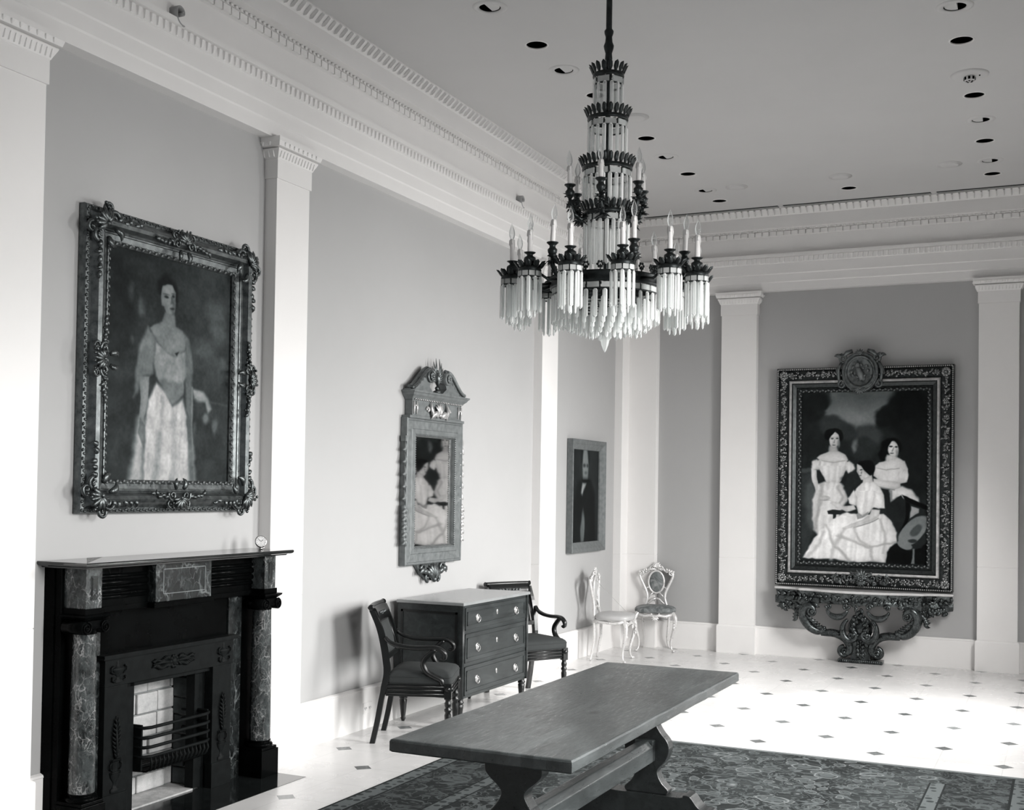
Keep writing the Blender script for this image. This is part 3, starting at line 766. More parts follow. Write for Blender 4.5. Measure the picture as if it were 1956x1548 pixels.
# cast iron insert
IN = MB(); BX(IN, -.478, .09, .632, .452, .140, .762); BX(IN, -.478, .09, .0, -.330, .140, .632); BX(IN, .290, .09, .0, .440, .140, .632)
ins = IN.build('iron_insert', MAT['iron'], FP, bevel=.002)
m = MB(); m.prism([(-.505, .762), (-.500, .770), (-.502, .782), (.477, .782), (.475, .770), (.480, .762)], -.158, -.09); m.build('insert_cornice', MAT['iron'], ins)
m = MB(); BX(m, -.332, .06, 0, -.262, .118, .632); BX(m, .215, .03, 0, .292, .085, .632); BX(m, -.332, .06, .610, .292, .118, .634); m.build('inner_frame', MAT['iron'], ins)
for a_, b_ in ((-.482, -.326), (.286, .444)):
    m = MB(); BX(m, a_, .10, 0, b_, .146, .128); m.build('pilaster_foot', MAT['iron'], ins, bevel=.002)
def vase(m, cu, z0, H, h0=.14):
    # low relief urn on a stand with a plume of leaves
    y = -h0
    def relief(prof): m.lathe(prof, c=(cu, y, 0), n=14, sy=.35)
    relief([(.030, z0), (.030, z0 + .016), (.020, z0 + .020), (.010, z0 + .034), (.012, z0 + .046), (.030, z0 + .070), (.034, z0 + .088), (.036, z0 + .094), (.022, z0 + .098)])
    for i in range(9): m.ball((cu - .028 + i * .007, y - .008, z0 + .092), (.003, .006, .006), 6)
    relief([(.022, z0 + .098), (.020, z0 + .13), (.032, z0 + .145), (.034, z0 + .152), (.024, z0 + .156)])
    for s in (-1, 1):
        m.tube([(cu + s * .022, y - .006, z0 + .104), (cu + s * .036, y - .008, z0 + .112), (cu + s * .036, y - .008, z0 + .132), (cu + s * .026, y - .006, z0 + .140)], .004, 6)
    for i in range(9): m.ball((cu - .026 + i * .0065, y - .010, z0 + .150), (.003, .006, .006), 6)
    for k in range(9):
        zz = z0 + .165 + k * (H - .165) / 9; w = .028 * math.sin(PI * (k + 1.6) / 11)
        for s in (-1, 1):
            m.tube([(cu, y - .004, zz - .006), (cu + s * w * .6, y - .011, zz + .006), (cu + s * w, y - .006, zz + .022)], [.003, .0062, .0012], 6)
    m.tube([(cu, y - .004, z0 + .155), (cu, y - .012, z0 + H * .6), (cu, y - .004, z0 + H + .01)], [.006, .008, .002], 6)
for cu in (-.404, .366):
    m = MB(); vase(m, cu, .136, .345); m.build('urn_relief', MAT['iron'], ins)
def small_urn(m, cu):
    y = -.14
    m.lathe([(.034, .648), (.034, .656), (.014, .664), (.010, .676), (.030, .690), (.040, .706), (.042, .712), (.020, .718), (.008, .730), (.010, .742), (.001, .752)], c=(cu, y, 0), n=14, sy=.35)
    for s in (-1, 1):
        m.tube([(cu + s * .028, y - .005, .690), (cu + s * .050, y - .008, .700), (cu + s * .050, y - .008, .718), (cu + s * .036, y - .006, .726)], .0045, 6)
        m.tube([(cu + s * .020, y - .005, .652), (cu + s * .044, y - .008, .660), (cu + s * .040, y - .006, .676)], .005, 6)
for cu in (-.395, .375):
    m = MB(); small_urn(m, cu); m.build('urn_relief', MAT['iron'], ins)
m = MB(); rng = random.Random(4)
m.ball((-.015, -.142, .700), (.020, .014, .022), 12)
for i in range(10):
    a = i * 2 * PI / 10; m.ball((-.015 + .024 * math.cos(a), -.144, .700 + .026 * math.sin(a)), (.010, .008, .010), 8)
for s in (-1, 1):
    for j in range(12):
        t = (j + 1) / 12; u = -.015 + s * (.03 + .115 * t); z = .700 + .006 * math.sin(t * 9)
        for q_ in (-1, 1):
            w = .030 * (1 - .35 * t) if t < .85 else .016
            m.tube([(u - s * .012, -.141, z), (u, -.150, z + q_ * w * .7), (u + s * .012, -.144, z + q_ * w)], [.003, .0075, .002], 6)
    m.tube([(-.015 + s * .02, -.142, .700), (-.015 + s * .08, -.150, .706), (-.015 + s * .15, -.146, .700)], [.008, .009, .004], 8)
m.build('garland_relief', MAT['iron'], ins)
# firebox of brick
fb = MB(); rng = random.Random(8)
def bricks(mb, face, z0, z1, a0, a1, arch=False):
    z = z0; r = 0
    while z < z1 - .01:
        hgt = rng.uniform(.085, .12); a = a0 - (rng.uniform(.02, .12) if r % 2 else 0)
        while a < a1 - .005:
            L = rng.uniform(.14, .24); p, q_ = max(a, a0), min(a + L, a1)
            if q_ - p > .02:
                j = rng.uniform(-.006, .006); face(mb, p + .004, q_ - .004, z + .004, min(z + hgt, z1) - .004, j)
            a += L
        z += hgt; r += 1
bk = MB(); bricks(bk, lambda mb, a, b, c, d, j: mb.box((a, .078 + j, c), (b, .14, d)), .012, .64, -.262, .25)
bk.build('fireback', MAT['brick'], FP, bevel=.006)
m = MB().box((-.27, .092, 0), (.262, .15, .64)); m.build('mortar_bed', MAT['mortar'], FP)
sd = MB(); bricks(sd, lambda mb, a, b, c, d, j: mb.box((.244 + j, a, c), (.262, b, d)), .012, .62, -.08, .085)
sd.build('firebox_cheek', MAT['shade_brick'], FP, bevel=.006)
m = MB().box((-.27, -.02, .625), (.262, .15, .66)); m.box((-.281, -.085, 0), (-.262, .15, .64)); m.build('flue_throat', MAT['shade_brick'], FP)
m = MB().box((-.262, -.085, 0), (.262, .10, .010)); m.build('firebox_floor', MAT['brick'], FP)
# grate
gr = MB().box((-.242, -.150, .20), (-.232, -.06, .42)).box((.238, -.150, .20), (.248, -.02, .42)).box((-.236, -.072, .19), (.242, -.060, .202)).build('grate', MAT['iron'], FP)
for z in (.406, .358, .312, .266):
    MB().tube([(-.240, -.06, z), (-.236, -.160, z), (-.20, -.176, z), (.20, -.176, z), (.240, -.160, z), (.246, .02, z)], .0085, 8, up=(0, 0, 1)).build('bar', MAT['iron'], gr)
for i in range(15):
    u = -.205 + i * .0295
    MB().tube([(u, -.176, .262), (u, -.184, .235), (u * .97, -.172, .205), (u * .9, -.135, .186), (u * .9, -.06, .182), (u * .9, .10, .182)], .0065, 6, up=(1, 0, 0)).build('basket_rib', MAT['iron'], gr)
# hearth slab set flush in the floor
m = MB().box((-.735, -.430, -.02), (.728, 0, .0015)); m.build('hearth', simple('polished_black_slate', .010, .10, 0, .4, 5), FP)

# little watch on a stand on the shelf
w = thing('pocket_watch', 'small round pocket watch propped at the right end of the mantel shelf', 'watch', (.155, 5.318, 1.2293), R(55))
wm = MB().lathe([(.001, -.006), (.026, -.006), (.0325, -.003), (.034, .002), (.032, .005), (.029, .006)], n=32, M=T(0, 0, .044) @ RY(R(-14)) @ RX(R(78)))
wm.build('case', MAT['metal'], w)
MB().lathe([(.001, .0052), (.0295, .0055)], n=32, M=T(0, 0, .044) @ RY(R(-14)) @ RX(R(78))).build('dial', simple('watch_dial', .45, .3, 0, .25, 80), w)
m = MB(); Mw = T(0, 0, .044) @ RY(R(-14)) @ RX(R(78))
for i in range(12):
    a = i * PI / 6; m.box((-.0008, .021, .0056), (.0008, .026, .0064), Mw @ RZ(a))
m.box((-.0008, 0, .0058), (.0008, .020, .0066), Mw @ RZ(R(35))).box((-.0011, 0, .0058), (.0011, .014, .0066), Mw @ RZ(R(-70)))
m.build('hands', MAT['void'], w)
m = MB().tube([(-.004, -.002, .002), (-.010, .004, .010), (-.006, .004, .016)], .003, 6).tube([(.006, -.002, .002), (.014, .004, .008), (.020, .002, .014)], .003, 6)
m.ball((0, .0, .006), (.014, .012, .006), 12).tube([(0, .012, .004), (0, .022, .020), (0, .012, .04)], .003, 6); m.build('stand', MAT['metal'], w)
PAINT_THREE=[('p',95,0.0128,[(0.22,-0.009),(0.766,-0.009),(0.72,0.073),(0.647,0.128),(0.583,0.202),(0.596,0.266),(0.537,0.28),(0.463,0.284),(0.436,0.317),(0.353,0.252),(0.289,0.206),(0.193,0.194),(0.165,0.165),(0.216,0.119),(0.239,0.064)]),('e',118,0.0642,0.445,0.22,0.156,0.055,0),('e',80,0.055,0.5,0.046,0.2294,0.055,0),('e',24,0.0128,0.124,0.073,0.1009,0.0642,0),('e',24,0.0128,0.179,0.11,0.0367,0.0367,0),('e',26,0.0128,0.078,0.165,0.1009,0.0826,0),('e',30,0.0128,0.151,0.17,0.0367,0.0229,0),('e',47,0.0202,0.252,0.284,0.1101,0.0872,0),('e',42,0.0202,0.372,0.33,0.0734,0.0734,0),('e',55,0.0229,0.546,0.358,0.1055,0.0917,0),('e',38,0.0183,0.5,0.468,0.1101,0.0917,0),('e',95,0.0147,0.434,0.422,0.0183,0.033,0),('e',100,0.011,0.427,0.463,0.0147,0.0275,0),('e',20,0.0147,0.683,0.202,0.1009,0.0734,0),('e',18,0.0229,0.839,0.174,0.1651,0.211,0),('e',22,0.0275,0.904,0.541,0.1284,0.367,0),('e',22,0.0183,0.647,0.248,0.055,0.055,0),('p',62,0.0073,[(-0.014,0.624),(0.087,0.633),(0.078,0.665),(-0.014,0.67)]),('p',46,0.0183,[(-0.014,0.67),(0.087,0.665),(0.133,0.817),(0.115,1.138),(0.041,1.367),(-0.014,1.394)]),('p',72,0.0239,[(0.032,0.771),(0.087,0.725),(0.124,0.872),(0.115,1.147),(0.069,1.128),(0.032,0.954)]),('e',14,0.0046,0.261,0.344,0.0752,0.0459,0),('e',14,0.0046,0.209,0.362,0.0257,0.0349,0),('e',14,0.0046,0.318,0.367,0.0257,0.0385,0),('p',165,0.0046,[(0.236,0.445),(0.296,0.445),(0.307,0.509),(0.223,0.509)]),('e',196,0.0037,0.269,0.394,0.0422,0.0661,0),('p',14,0.0028,[(0.216,0.394),(0.211,0.33),(0.261,0.307),(0.272,0.328),(0.239,0.358),(0.227,0.385)]),('p',14,0.0028,[(0.272,0.328),(0.326,0.335),(0.328,0.394),(0.313,0.385),(0.303,0.353)]),('e',130,0.0055,0.307,0.422,0.0083,0.0312,0),('e',45,0.0018,0.25,0.383,0.0119,0.0055,0),('e',45,0.0018,0.291,0.383,0.0119,0.0055,0),('e',120,0.0028,0.249,0.372,0.0138,0.0028,0),('e',120,0.0028,0.292,0.372,0.0138,0.0028,0),('p',150,0.0028,[(0.27,0.385),(0.274,0.385),(0.274,0.422),(0.26,0.422)]),('e',80,0.0018,0.266,0.439,0.0138,0.0046,0),('e',175,0.0037,0.257,0.463,0.0183,0.0037,0),('p',190,0.0046,[(0.124,0.541),(0.156,0.514),(0.227,0.491),(0.309,0.491),(0.358,0.518),(0.381,0.56),(0.353,0.587),(0.261,0.587),(0.17,0.587)]),('p',200,0.0046,[(0.133,0.564),(0.17,0.56),(0.261,0.578),(0.353,0.56),(0.385,0.578),(0.372,0.624),(0.349,0.67),(0.326,0.725),(0.298,0.757),(0.211,0.757),(0.17,0.688),(0.138,0.624)]),('p',172,0.0028,[(0.165,0.561),(0.261,0.58),(0.353,0.564),(0.353,0.571),(0.261,0.587),(0.165,0.569)]),('p',204,0.0073,[(0.087,0.578),(0.124,0.552),(0.156,0.578),(0.161,0.624),(0.138,0.647),(0.078,0.644),(0.071,0.615)]),('p',204,0.0073,[(0.358,0.578),(0.39,0.564),(0.427,0.596),(0.438,0.633),(0.417,0.665),(0.381,0.674),(0.353,0.633)]),('p',196,0.0037,[(0.078,0.633),(0.124,0.647),(0.129,0.725),(0.153,0.817),(0.19,0.858),(0.161,0.883),(0.124,0.844),(0.092,0.743)]),('p',196,0.0092,[(0.193,0.739),(0.303,0.734),(0.353,0.78),(0.376,0.872),(0.353,0.954),(0.294,1.073),(0.248,1.138),(0.156,1.239),(0.106,1.138),(0.085,1.0),(0.092,0.89),(0.133,0.761)]),('p',165,0.0073,[(0.161,0.752),(0.183,0.752),(0.161,0.945),(0.124,1.138),(0.115,1.138),(0.133,0.927)]),('p',165,0.0073,[(0.289,0.771),(0.307,0.771),(0.339,0.872),(0.307,0.963),(0.298,0.954),(0.321,0.872)]),('e',26,0.0092,0.376,0.716,0.0569,0.033,0),('p',34,0.0092,[(0.372,0.688),(0.436,0.651),(0.445,0.752),(0.399,0.817),(0.381,0.853),(0.353,0.789)]),('e',190,0.0028,0.195,0.876,0.0459,0.0183,0),('e',120,0.0018,0.197,0.894,0.0367,0.0028,0),('e',10,0.0073,0.72,0.45,0.0881,0.0661,0),('e',10,0.0073,0.67,0.514,0.044,0.0642,0),('p',185,0.0046,[(0.693,0.523),(0.759,0.532),(0.768,0.578),(0.68,0.583)]),('e',200,0.0037,0.734,0.472,0.0404,0.0642,-6),('p',10,0.0037,[(0.683,0.468),(0.683,0.394),(0.739,0.381),(0.752,0.399),(0.72,0.408),(0.702,0.44)]),('e',30,0.0018,0.716,0.45,0.0147,0.0064,0),('e',30,0.0018,0.757,0.455,0.011,0.0064,0),('p',145,0.0028,[(0.737,0.454),(0.742,0.454),(0.731,0.494),(0.72,0.491)]),('e',70,0.0018,0.724,0.507,0.0138,0.0055,0),('e',140,0.0064,0.759,0.505,0.0083,0.0257,0),('p',194,0.0046,[(0.601,0.606),(0.628,0.583),(0.683,0.569),(0.766,0.541),(0.826,0.569),(0.849,0.633),(0.849,0.734),(0.794,0.752),(0.72,0.766),(0.628,0.734),(0.581,0.693)]),('p',170,0.0028,[(0.606,0.624),(0.683,0.638),(0.784,0.624),(0.784,0.63),(0.683,0.645),(0.606,0.631)]),('e',204,0.0046,0.817,0.688,0.0404,0.0532,0),('p',192,0.0092,[(0.711,0.789),(0.812,0.771),(0.885,0.807),(0.94,0.881),(0.95,0.927),(0.839,0.872),(0.766,0.872),(0.72,0.908)]),('p',26,0.0046,[(0.647,0.771),(0.711,0.803),(0.725,0.908),(0.803,0.844),(0.844,0.908),(0.817,1.092),(0.803,1.17),(0.771,1.138),(0.752,1.064),(0.688,0.982),(0.672,0.844)]),('p',120,0.0055,[(0.706,0.807),(0.729,0.807),(0.734,0.899),(0.72,0.908)]),('p',194,0.0037,[(0.581,0.716),(0.683,0.725),(0.794,0.743),(0.797,0.778),(0.748,0.8),(0.647,0.782),(0.583,0.76)]),('p',140,0.0028,[(0.587,0.76),(0.647,0.782),(0.748,0.8),(0.748,0.807),(0.647,0.791),(0.587,0.771)]),('p',6,0.0028,[(0.807,0.839),(1.0,0.927),(1.0,0.968),(0.839,0.894)]),('p',6,0.0028,[(0.835,0.894),(0.872,0.913),(0.858,1.037),(0.817,1.142),(0.794,1.142),(0.835,1.028)]),('p',150,0.0037,[(0.881,0.931),(0.94,0.954),(0.939,0.982),(0.867,1.032)]),('e',106,0.0037,0.894,1.133,0.1514,0.0752,-50),('e',62,0.0055,0.917,1.128,0.0569,0.0312,-52),('e',40,0.0037,0.89,1.211,0.0321,0.0147,0),('p',8,0.0037,[(0.775,1.229),(0.72,1.275),(0.693,1.312),(0.679,1.399),(1.0,1.399),(1.0,1.211),(0.959,1.266),(0.867,1.294),(0.794,1.266)]),('e',106,0.0028,0.83,1.248,0.0606,0.033,20),('p',100,0.0028,[(0.89,1.275),(0.904,1.275),(0.907,1.399),(0.878,1.399),(0.891,1.349)]),('e',12,0.0046,0.548,0.628,0.0514,0.0532,0),('e',12,0.0046,0.5,0.592,0.0413,0.0257,0),('e',14,0.0046,0.528,0.587,0.055,0.0275,0),('p',198,0.0037,[(0.452,0.592),(0.482,0.606),(0.509,0.647),(0.555,0.693),(0.55,0.725),(0.486,0.727),(0.472,0.706),(0.465,0.679),(0.449,0.653)]),('p',12,0.0028,[(0.463,0.578),(0.5,0.587),(0.56,0.688),(0.537,0.674),(0.5,0.633)]),('e',40,0.0018,0.483,0.64,0.011,0.0046,-15),('e',85,0.0018,0.478,0.69,0.0101,0.0046,-10),('e',130,0.0028,0.486,0.665,0.0046,0.011,0),('e',160,0.0028,0.463,0.661,0.0037,0.0128,-20),('p',190,0.0037,[(0.5,0.716),(0.569,0.688),(0.583,0.752),(0.495,0.757)]),('p',206,0.0046,[(0.445,0.798),(0.495,0.75),(0.583,0.739),(0.638,0.78),(0.667,0.844),(0.672,0.94),(0.628,0.954),(0.592,0.945),(0.539,1.009),(0.463,1.009),(0.445,0.917),(0.417,0.853)]),('p',206,0.0046,[(0.376,0.876),(0.427,0.807),(0.456,0.872),(0.445,0.936),(0.39,0.917)]),('p',214,0.0037,[(0.592,0.817),(0.656,0.835),(0.676,0.952),(0.573,0.945)]),('p',198,0.0037,[(0.248,0.901),(0.289,0.908),(0.353,0.945),(0.427,0.927),(0.445,0.963),(0.372,0.991),(0.298,0.956),(0.239,0.919)]),('p',30,0.0028,[(0.217,0.983),(0.261,0.972),(0.353,0.98),(0.372,1.007),(0.289,1.011),(0.284,1.046),(0.261,1.046),(0.26,1.011),(0.223,1.009)]),('p',212,0.0064,[(0.445,1.005),(0.573,1.009),(0.665,0.998),(0.739,1.064),(0.775,1.147),(0.766,1.22),(0.72,1.266),(0.693,1.312),(0.679,1.399),(0.018,1.376),(0.087,1.257),(0.142,1.165),(0.216,1.083),(0.289,1.028),(0.372,0.995)]),('p',150,0.0037,[(0.45,1.011),(0.463,0.991),(0.5,1.018),(0.546,0.982),(0.548,1.005),(0.5,1.037),(0.459,1.053)]),('p',198,0.0037,[(0.573,0.963),(0.638,0.963),(0.628,1.028),(0.555,1.066),(0.427,1.112),(0.353,1.139),(0.338,1.127),(0.399,1.092),(0.5,1.055),(0.555,1.011)]),('p',150,0.0028,[(0.427,1.115),(0.555,1.07),(0.628,1.033),(0.628,1.042),(0.555,1.081),(0.427,1.123)]),('p',172,0.0064,[(0.197,1.092),(0.211,1.092),(0.289,1.275),(0.408,1.394),(0.39,1.394),(0.271,1.284)]),('p',176,0.0055,[(0.289,1.183),(0.307,1.174),(0.537,1.266),(0.766,1.22),(0.766,1.231),(0.537,1.279),(0.294,1.194)]),('p',180,0.0073,[(0.427,1.119),(0.44,1.117),(0.482,1.211),(0.573,1.275),(0.592,1.394),(0.573,1.394),(0.555,1.284),(0.463,1.22)]),('p',176,0.0073,[(0.628,1.046),(0.639,1.046),(0.683,1.183),(0.665,1.321),(0.654,1.321),(0.67,1.183)]),('p',180,0.0092,[(0.17,1.165),(0.183,1.161),(0.151,1.275),(0.06,1.367),(0.041,1.367),(0.133,1.266)]),('p',184,0.0092,[(0.353,1.138),(0.364,1.138),(0.28,1.294),(0.261,1.394),(0.243,1.394),(0.261,1.275)])]
PAINT_LADY=[('e',46,0.0935,0.143,0.062,0.2598,0.1559,0),('e',42,0.0623,0.089,0.33,0.1351,0.2078,0),('e',66,0.0935,0.776,0.108,0.187,0.2702,0),('e',60,0.1247,0.875,0.91,0.1663,0.5196,0),('e',100,0.0312,0.896,0.367,0.0623,0.0831,0),('e',96,0.0416,0.769,0.488,0.0779,0.0727,0),('e',104,0.0208,0.94,0.547,0.0395,0.0436,0),('e',86,0.0416,0.88,0.255,0.0831,0.0727,0),('e',78,0.0312,0.84,0.586,0.1247,0.0935,0),('e',88,0.0145,0.26,0.304,0.0229,0.0416,0),('e',76,0.0125,0.179,0.226,0.0187,0.0468,0),('e',78,0.0083,0.192,0.497,0.0145,0.0229,0),('e',84,0.0104,0.254,0.275,0.0166,0.0208,0),('e',62,0.0312,0.793,0.696,0.1143,0.0935,0),('p',84,0.0083,[(0.699,0.764),(0.992,0.779),(0.992,0.787),(0.699,0.78)]),('e',30,0.0145,0.459,0.17,0.0779,0.0707,0),('e',30,0.0104,0.529,0.195,0.0229,0.0623,0),('p',135,0.0062,[(0.438,0.305),(0.526,0.297),(0.536,0.381),(0.442,0.393),(0.42,0.354)]),('p',152,0.0042,[(0.42,0.165),(0.453,0.148),(0.499,0.148),(0.526,0.187),(0.53,0.241),(0.525,0.293),(0.498,0.311),(0.451,0.308),(0.432,0.279),(0.412,0.275),(0.412,0.224)]),('p',118,0.0062,[(0.511,0.174),(0.529,0.187),(0.531,0.249),(0.522,0.293),(0.503,0.308),(0.507,0.229)]),('e',48,0.0021,0.452,0.222,0.0177,0.0083,0),('e',48,0.0021,0.509,0.21,0.0114,0.0073,0),('e',80,0.0021,0.452,0.207,0.0229,0.0042,0),('e',80,0.0021,0.51,0.196,0.0135,0.0042,0),('p',98,0.0031,[(0.492,0.215),(0.502,0.214),(0.514,0.249),(0.487,0.257)]),('e',62,0.0021,0.501,0.278,0.0187,0.0062,0),('e',120,0.0031,0.5,0.289,0.0145,0.0042,0),('p',146,0.0062,[(0.334,0.408),(0.366,0.38),(0.434,0.353),(0.534,0.374),(0.592,0.39),(0.629,0.425),(0.608,0.499),(0.54,0.537),(0.459,0.523),(0.379,0.47)]),('p',164,0.0062,[(0.368,0.473),(0.458,0.516),(0.54,0.54),(0.613,0.499),(0.646,0.605),(0.613,0.671),(0.603,0.744),(0.524,0.809),(0.443,0.725),(0.386,0.677),(0.36,0.573)]),('e',176,0.0125,0.427,0.588,0.0468,0.0623,0),('e',176,0.0125,0.564,0.582,0.0364,0.0623,0),('p',40,0.0042,[(0.527,0.522),(0.562,0.515),(0.546,0.538)]),('p',120,0.0125,[(0.41,0.682),(0.601,0.673),(0.601,0.752),(0.53,0.81),(0.448,0.733)]),('p',124,0.0125,[(0.318,0.402),(0.379,0.456),(0.365,0.526),(0.363,0.656),(0.277,0.676),(0.243,0.765),(0.209,0.787),(0.221,0.647),(0.251,0.509)]),('p',60,0.0083,[(0.336,0.674),(0.391,0.677),(0.403,0.705),(0.334,0.788),(0.323,0.758)]),('p',158,0.0052,[(0.251,0.678),(0.331,0.67),(0.323,0.789),(0.3,0.889),(0.309,0.949),(0.301,1.055),(0.277,1.03),(0.253,0.982),(0.257,0.891),(0.262,0.793)]),('p',182,0.0145,[(0.252,0.9),(0.308,0.979),(0.3,1.063),(0.295,1.259),(0.185,1.26),(0.207,1.133)]),('p',206,0.0125,[(0.392,0.707),(0.454,0.741),(0.527,0.826),(0.604,0.771),(0.635,0.844),(0.658,1.001),(0.701,1.254),(0.295,1.259),(0.304,1.055),(0.31,0.866),(0.324,0.804)]),('p',130,0.0052,[(0.265,0.899),(0.307,0.942),(0.307,1.002),(0.298,1.065),(0.275,1.026),(0.254,0.982)]),('p',176,0.0125,[(0.433,0.78),(0.446,0.779),(0.429,1.012),(0.392,1.258),(0.37,1.258),(0.412,1.012)]),('p',182,0.0125,[(0.525,0.852),(0.543,0.851),(0.556,1.084),(0.538,1.256),(0.515,1.256),(0.533,1.085)]),('p',112,0.0125,[(0.607,0.396),(0.641,0.431),(0.676,0.563),(0.681,0.762),(0.705,0.999),(0.732,1.249),(0.671,1.251),(0.649,0.922),(0.625,0.687)]),('p',150,0.0052,[(0.675,0.698),(0.687,0.697),(0.691,0.92),(0.718,1.238),(0.705,1.238),(0.677,0.921)]),('p',164,0.0052,[(0.692,0.703),(0.745,0.716),(0.82,0.751),(0.849,0.818),(0.825,0.841),(0.797,0.78),(0.699,0.764)]),('e',132,0.0104,0.805,0.874,0.0291,0.0353,0),('e',100,0.0104,0.882,0.918,0.027,0.0395,0),('e',96,0.0104,0.715,0.934,0.0104,0.0312,0)]
PAINT_MAN=[('e',48,0.2,0.707,0.354,0.4,1.3333,0),('e',24,0.04,0.48,0.097,0.16,0.2267,0),('e',132,0.0267,0.487,0.252,0.1133,0.3467,0),('e',60,0.0133,0.444,0.221,0.0467,0.0267,0),('e',60,0.0133,0.552,0.22,0.0333,0.0267,0),('e',90,0.0133,0.502,0.32,0.0533,0.02,0),('p',26,0.0533,[(0.208,0.459),(0.438,0.407),(0.71,0.428),(0.854,0.603),(0.916,1.334),(0.015,1.307),(0.057,0.728)]),('p',170,0.0133,[(0.374,0.452),(0.521,0.467),(0.431,0.556),(0.38,0.634),(0.333,0.605)]),('p',18,0.0133,[(0.339,0.413),(0.675,0.42),(0.643,0.454),(0.374,0.452)]),('e',110,0.02,0.416,1.077,0.06,0.2267,0),('e',100,0.02,0.372,1.157,0.0533,0.1333,0)]
# ------------------------------------------------------------------ carving vocabulary (local x right, z up, -y out of the wall)
def spiral(m, cx, cz, r, turns, a0, s, h, w, n=26, grow=.82, h2=None):
    pts = []; rad = []
    for i in range(n):
        t = i / (n - 1); a = a0 + s * turns * 2 * PI * t; q = r * (1 - grow * t)
        pts.append((cx + q * math.cos(a), -(h + ((h2 if h2 is not None else h) - h) * t), cz + q * math.sin(a))); rad.append(w * (1 - .45 * t))
    m.tube(pts, rad, 7); m.ball(pts[-1], w * .95, 7)
def leaf(m, p, a, L, w, h, curl=.3, s=1):
    # acanthus lobe: ridged tapering blade curving up and over
    pts = []; rad = []
    for i in range(6):
        t = i / 5; aa = a + s * curl * t * t
        pts.append((p[0] + L * t * math.cos(aa), -(h + .35 * w * 4 * t * (1 - t) + w * .3), p[1] + L * t * math.sin(aa))); rad.append(w * (.45 + 1.1 * math.sin(PI * min(1, t * .9 + .12))) * .5 if t < 1 else w * .1)
    m.tube(pts, rad, 6, flat=.62, up=(0, 1, 0))
def rosette(m, u, z, r, h, n=6, a0=0):
    for i in range(n):
        a = a0 + i * 2 * PI / n; m.ball((u + r * .58 * math.cos(a), -h - r * .12, z + r * .58 * math.sin(a)), (r * .40, r * .30, r * .40), 7)
    m.ball((u, -h - r * .28, z), (r * .30, r * .30, r * .30), 8)
def shell(m, u, z, r, a, h, n=7, spread=150):
    for i in range(n):
        aa = a + R(-spread / 2 + spread * i / (n - 1)); leaf(m, (u, z), aa, r * (.8 + .2 * math.cos(aa - a)), r * .26, h, .1, 1 if i > n / 2 else -1)
    m.ball((u, -h - r * .15, z), r * .18, 8)
def cluster(m, u, z, ax, size, h, seed, corner=False):
    # symmetrical cartouche about direction ax: shell, C-scrolls, trailing leaves and berries
    rng = random.Random(seed); c, s = math.cos(ax), math.sin(ax)
    def P(a, b): return (u + a * c - b * s, z + a * s + b * c)
    shell(m, *P(0, 0), size * .52, ax, h + size * .12)
    for q in (-1, 1):
        x, y = P(-size * .10, q * size * .42); spiral(m, x, y, size * .24, 1.25, ax + q * R(120), -q, h + size * .08, size * .075)
        x, y = P(size * .22, q * size * .50); spiral(m, x, y, size * .20, 1.1, ax - q * R(60), q, h + size * .05, size * .065)
        x, y = P(-size * .35, q * size * .2); leaf(m, (x, y), ax + q * R(150), size * .45, size * .16, h + size * .05, .6, q)
        for k in range(5):
            x, y = P(-size * (.30 + k * .17), q * size * (.50 + k * .17)) if corner else P(-size * .05 - k * size * .02, q * (size * .62 + k * size * .20)); leaf(m, (x, y), ax + q * R(90 + rng.uniform(-35, 35)), size * .26, size * .13, h + .004, .5, rng.choice((-1, 1)))
            m.ball((x + rng.uniform(-.01, .01), -h - size * .06, y + rng.uniform(-.01, .01)), size * .055, 6)
        for k in range(3):
            x, y = P(size * rng.uniform(.2, .5), q * size * rng.uniform(.1, .5)); m.ball((x, -h - size * .14, y), size * .06, 7)
def sweep_frame(m, w, h, prof):
    # rectangle outer w x h (origin at its bottom-left corner), prof = (inset, protrusion)
    for d, o in prof: pass
    rings = [[(d, -o, d), (w - d, -o, d), (w - d, -o, h - d), (d, -o, h - d)] for d, o in prof]
    m.quadring(rings); return m
def rect_path(w, h, d, pitch):
    # points along a rectangle inset by d with direction angle
    out = []
    for (x0, z0, x1, z1, a) in ((d, d, w - d, d, 0), (w - d, d, w - d, h - d, PI / 2), (w - d, h - d, d, h - d, PI), (d, h - d, d, d, -PI / 2)):
        L = abs(x1 - x0) + abs(z1 - z0); n = max(1, int(L / pitch))
        for i in range(n): t = (i + .5) / n; out.append((x0 + (x1 - x0) * t, z0 + (z1 - z0) * t, a, i))
    return out

# ------------------------------------------------------------------ portrait over the mantel
PW, PH = 1.245, 1.448
P1 = thing('framed_painting', 'large gilt-framed portrait of a standing woman in white, above the fireplace', 'painting', (.005, 4.100, 1.438), R(90), 'framed paintings on the walls')
fr = MB(); sweep_frame(fr, PW, PH, [(.0, 0), (0, .030), (.006, .040), (.020, .044), (.028, .040), (.034, .046), (.052, .078), (.068, .088), (.084, .078), (.098, .050), (.104, .044), (.110, .048), (.116, .046), (.118, .040), (.142, .034), (.144, .040), (.148, .042), (.154, .036), (.162, .026), (.163, .010)])
f1 = fr.build('frame', MAT['gilt_a'], P1)
m = MB(); rng = random.Random(2)
for u, z, a, i in rect_path(PW, PH, .014, .020): leaf(m, (u, z), a + (.6 if i % 2 else -.6), .016, .008, .040, .3, 1)
m.build('outer_leaf_edge', MAT['gilt_b'], f1)
m = MB()
for u, z, a, i in rect_path(PW, PH, .151, .022): leaf(m, (u, z), a + (.5 if i % 2 else -.5), .018, .008, .036, .3, 1)
m.build('inner_leaf_edge', MAT['gilt_c'], f1)
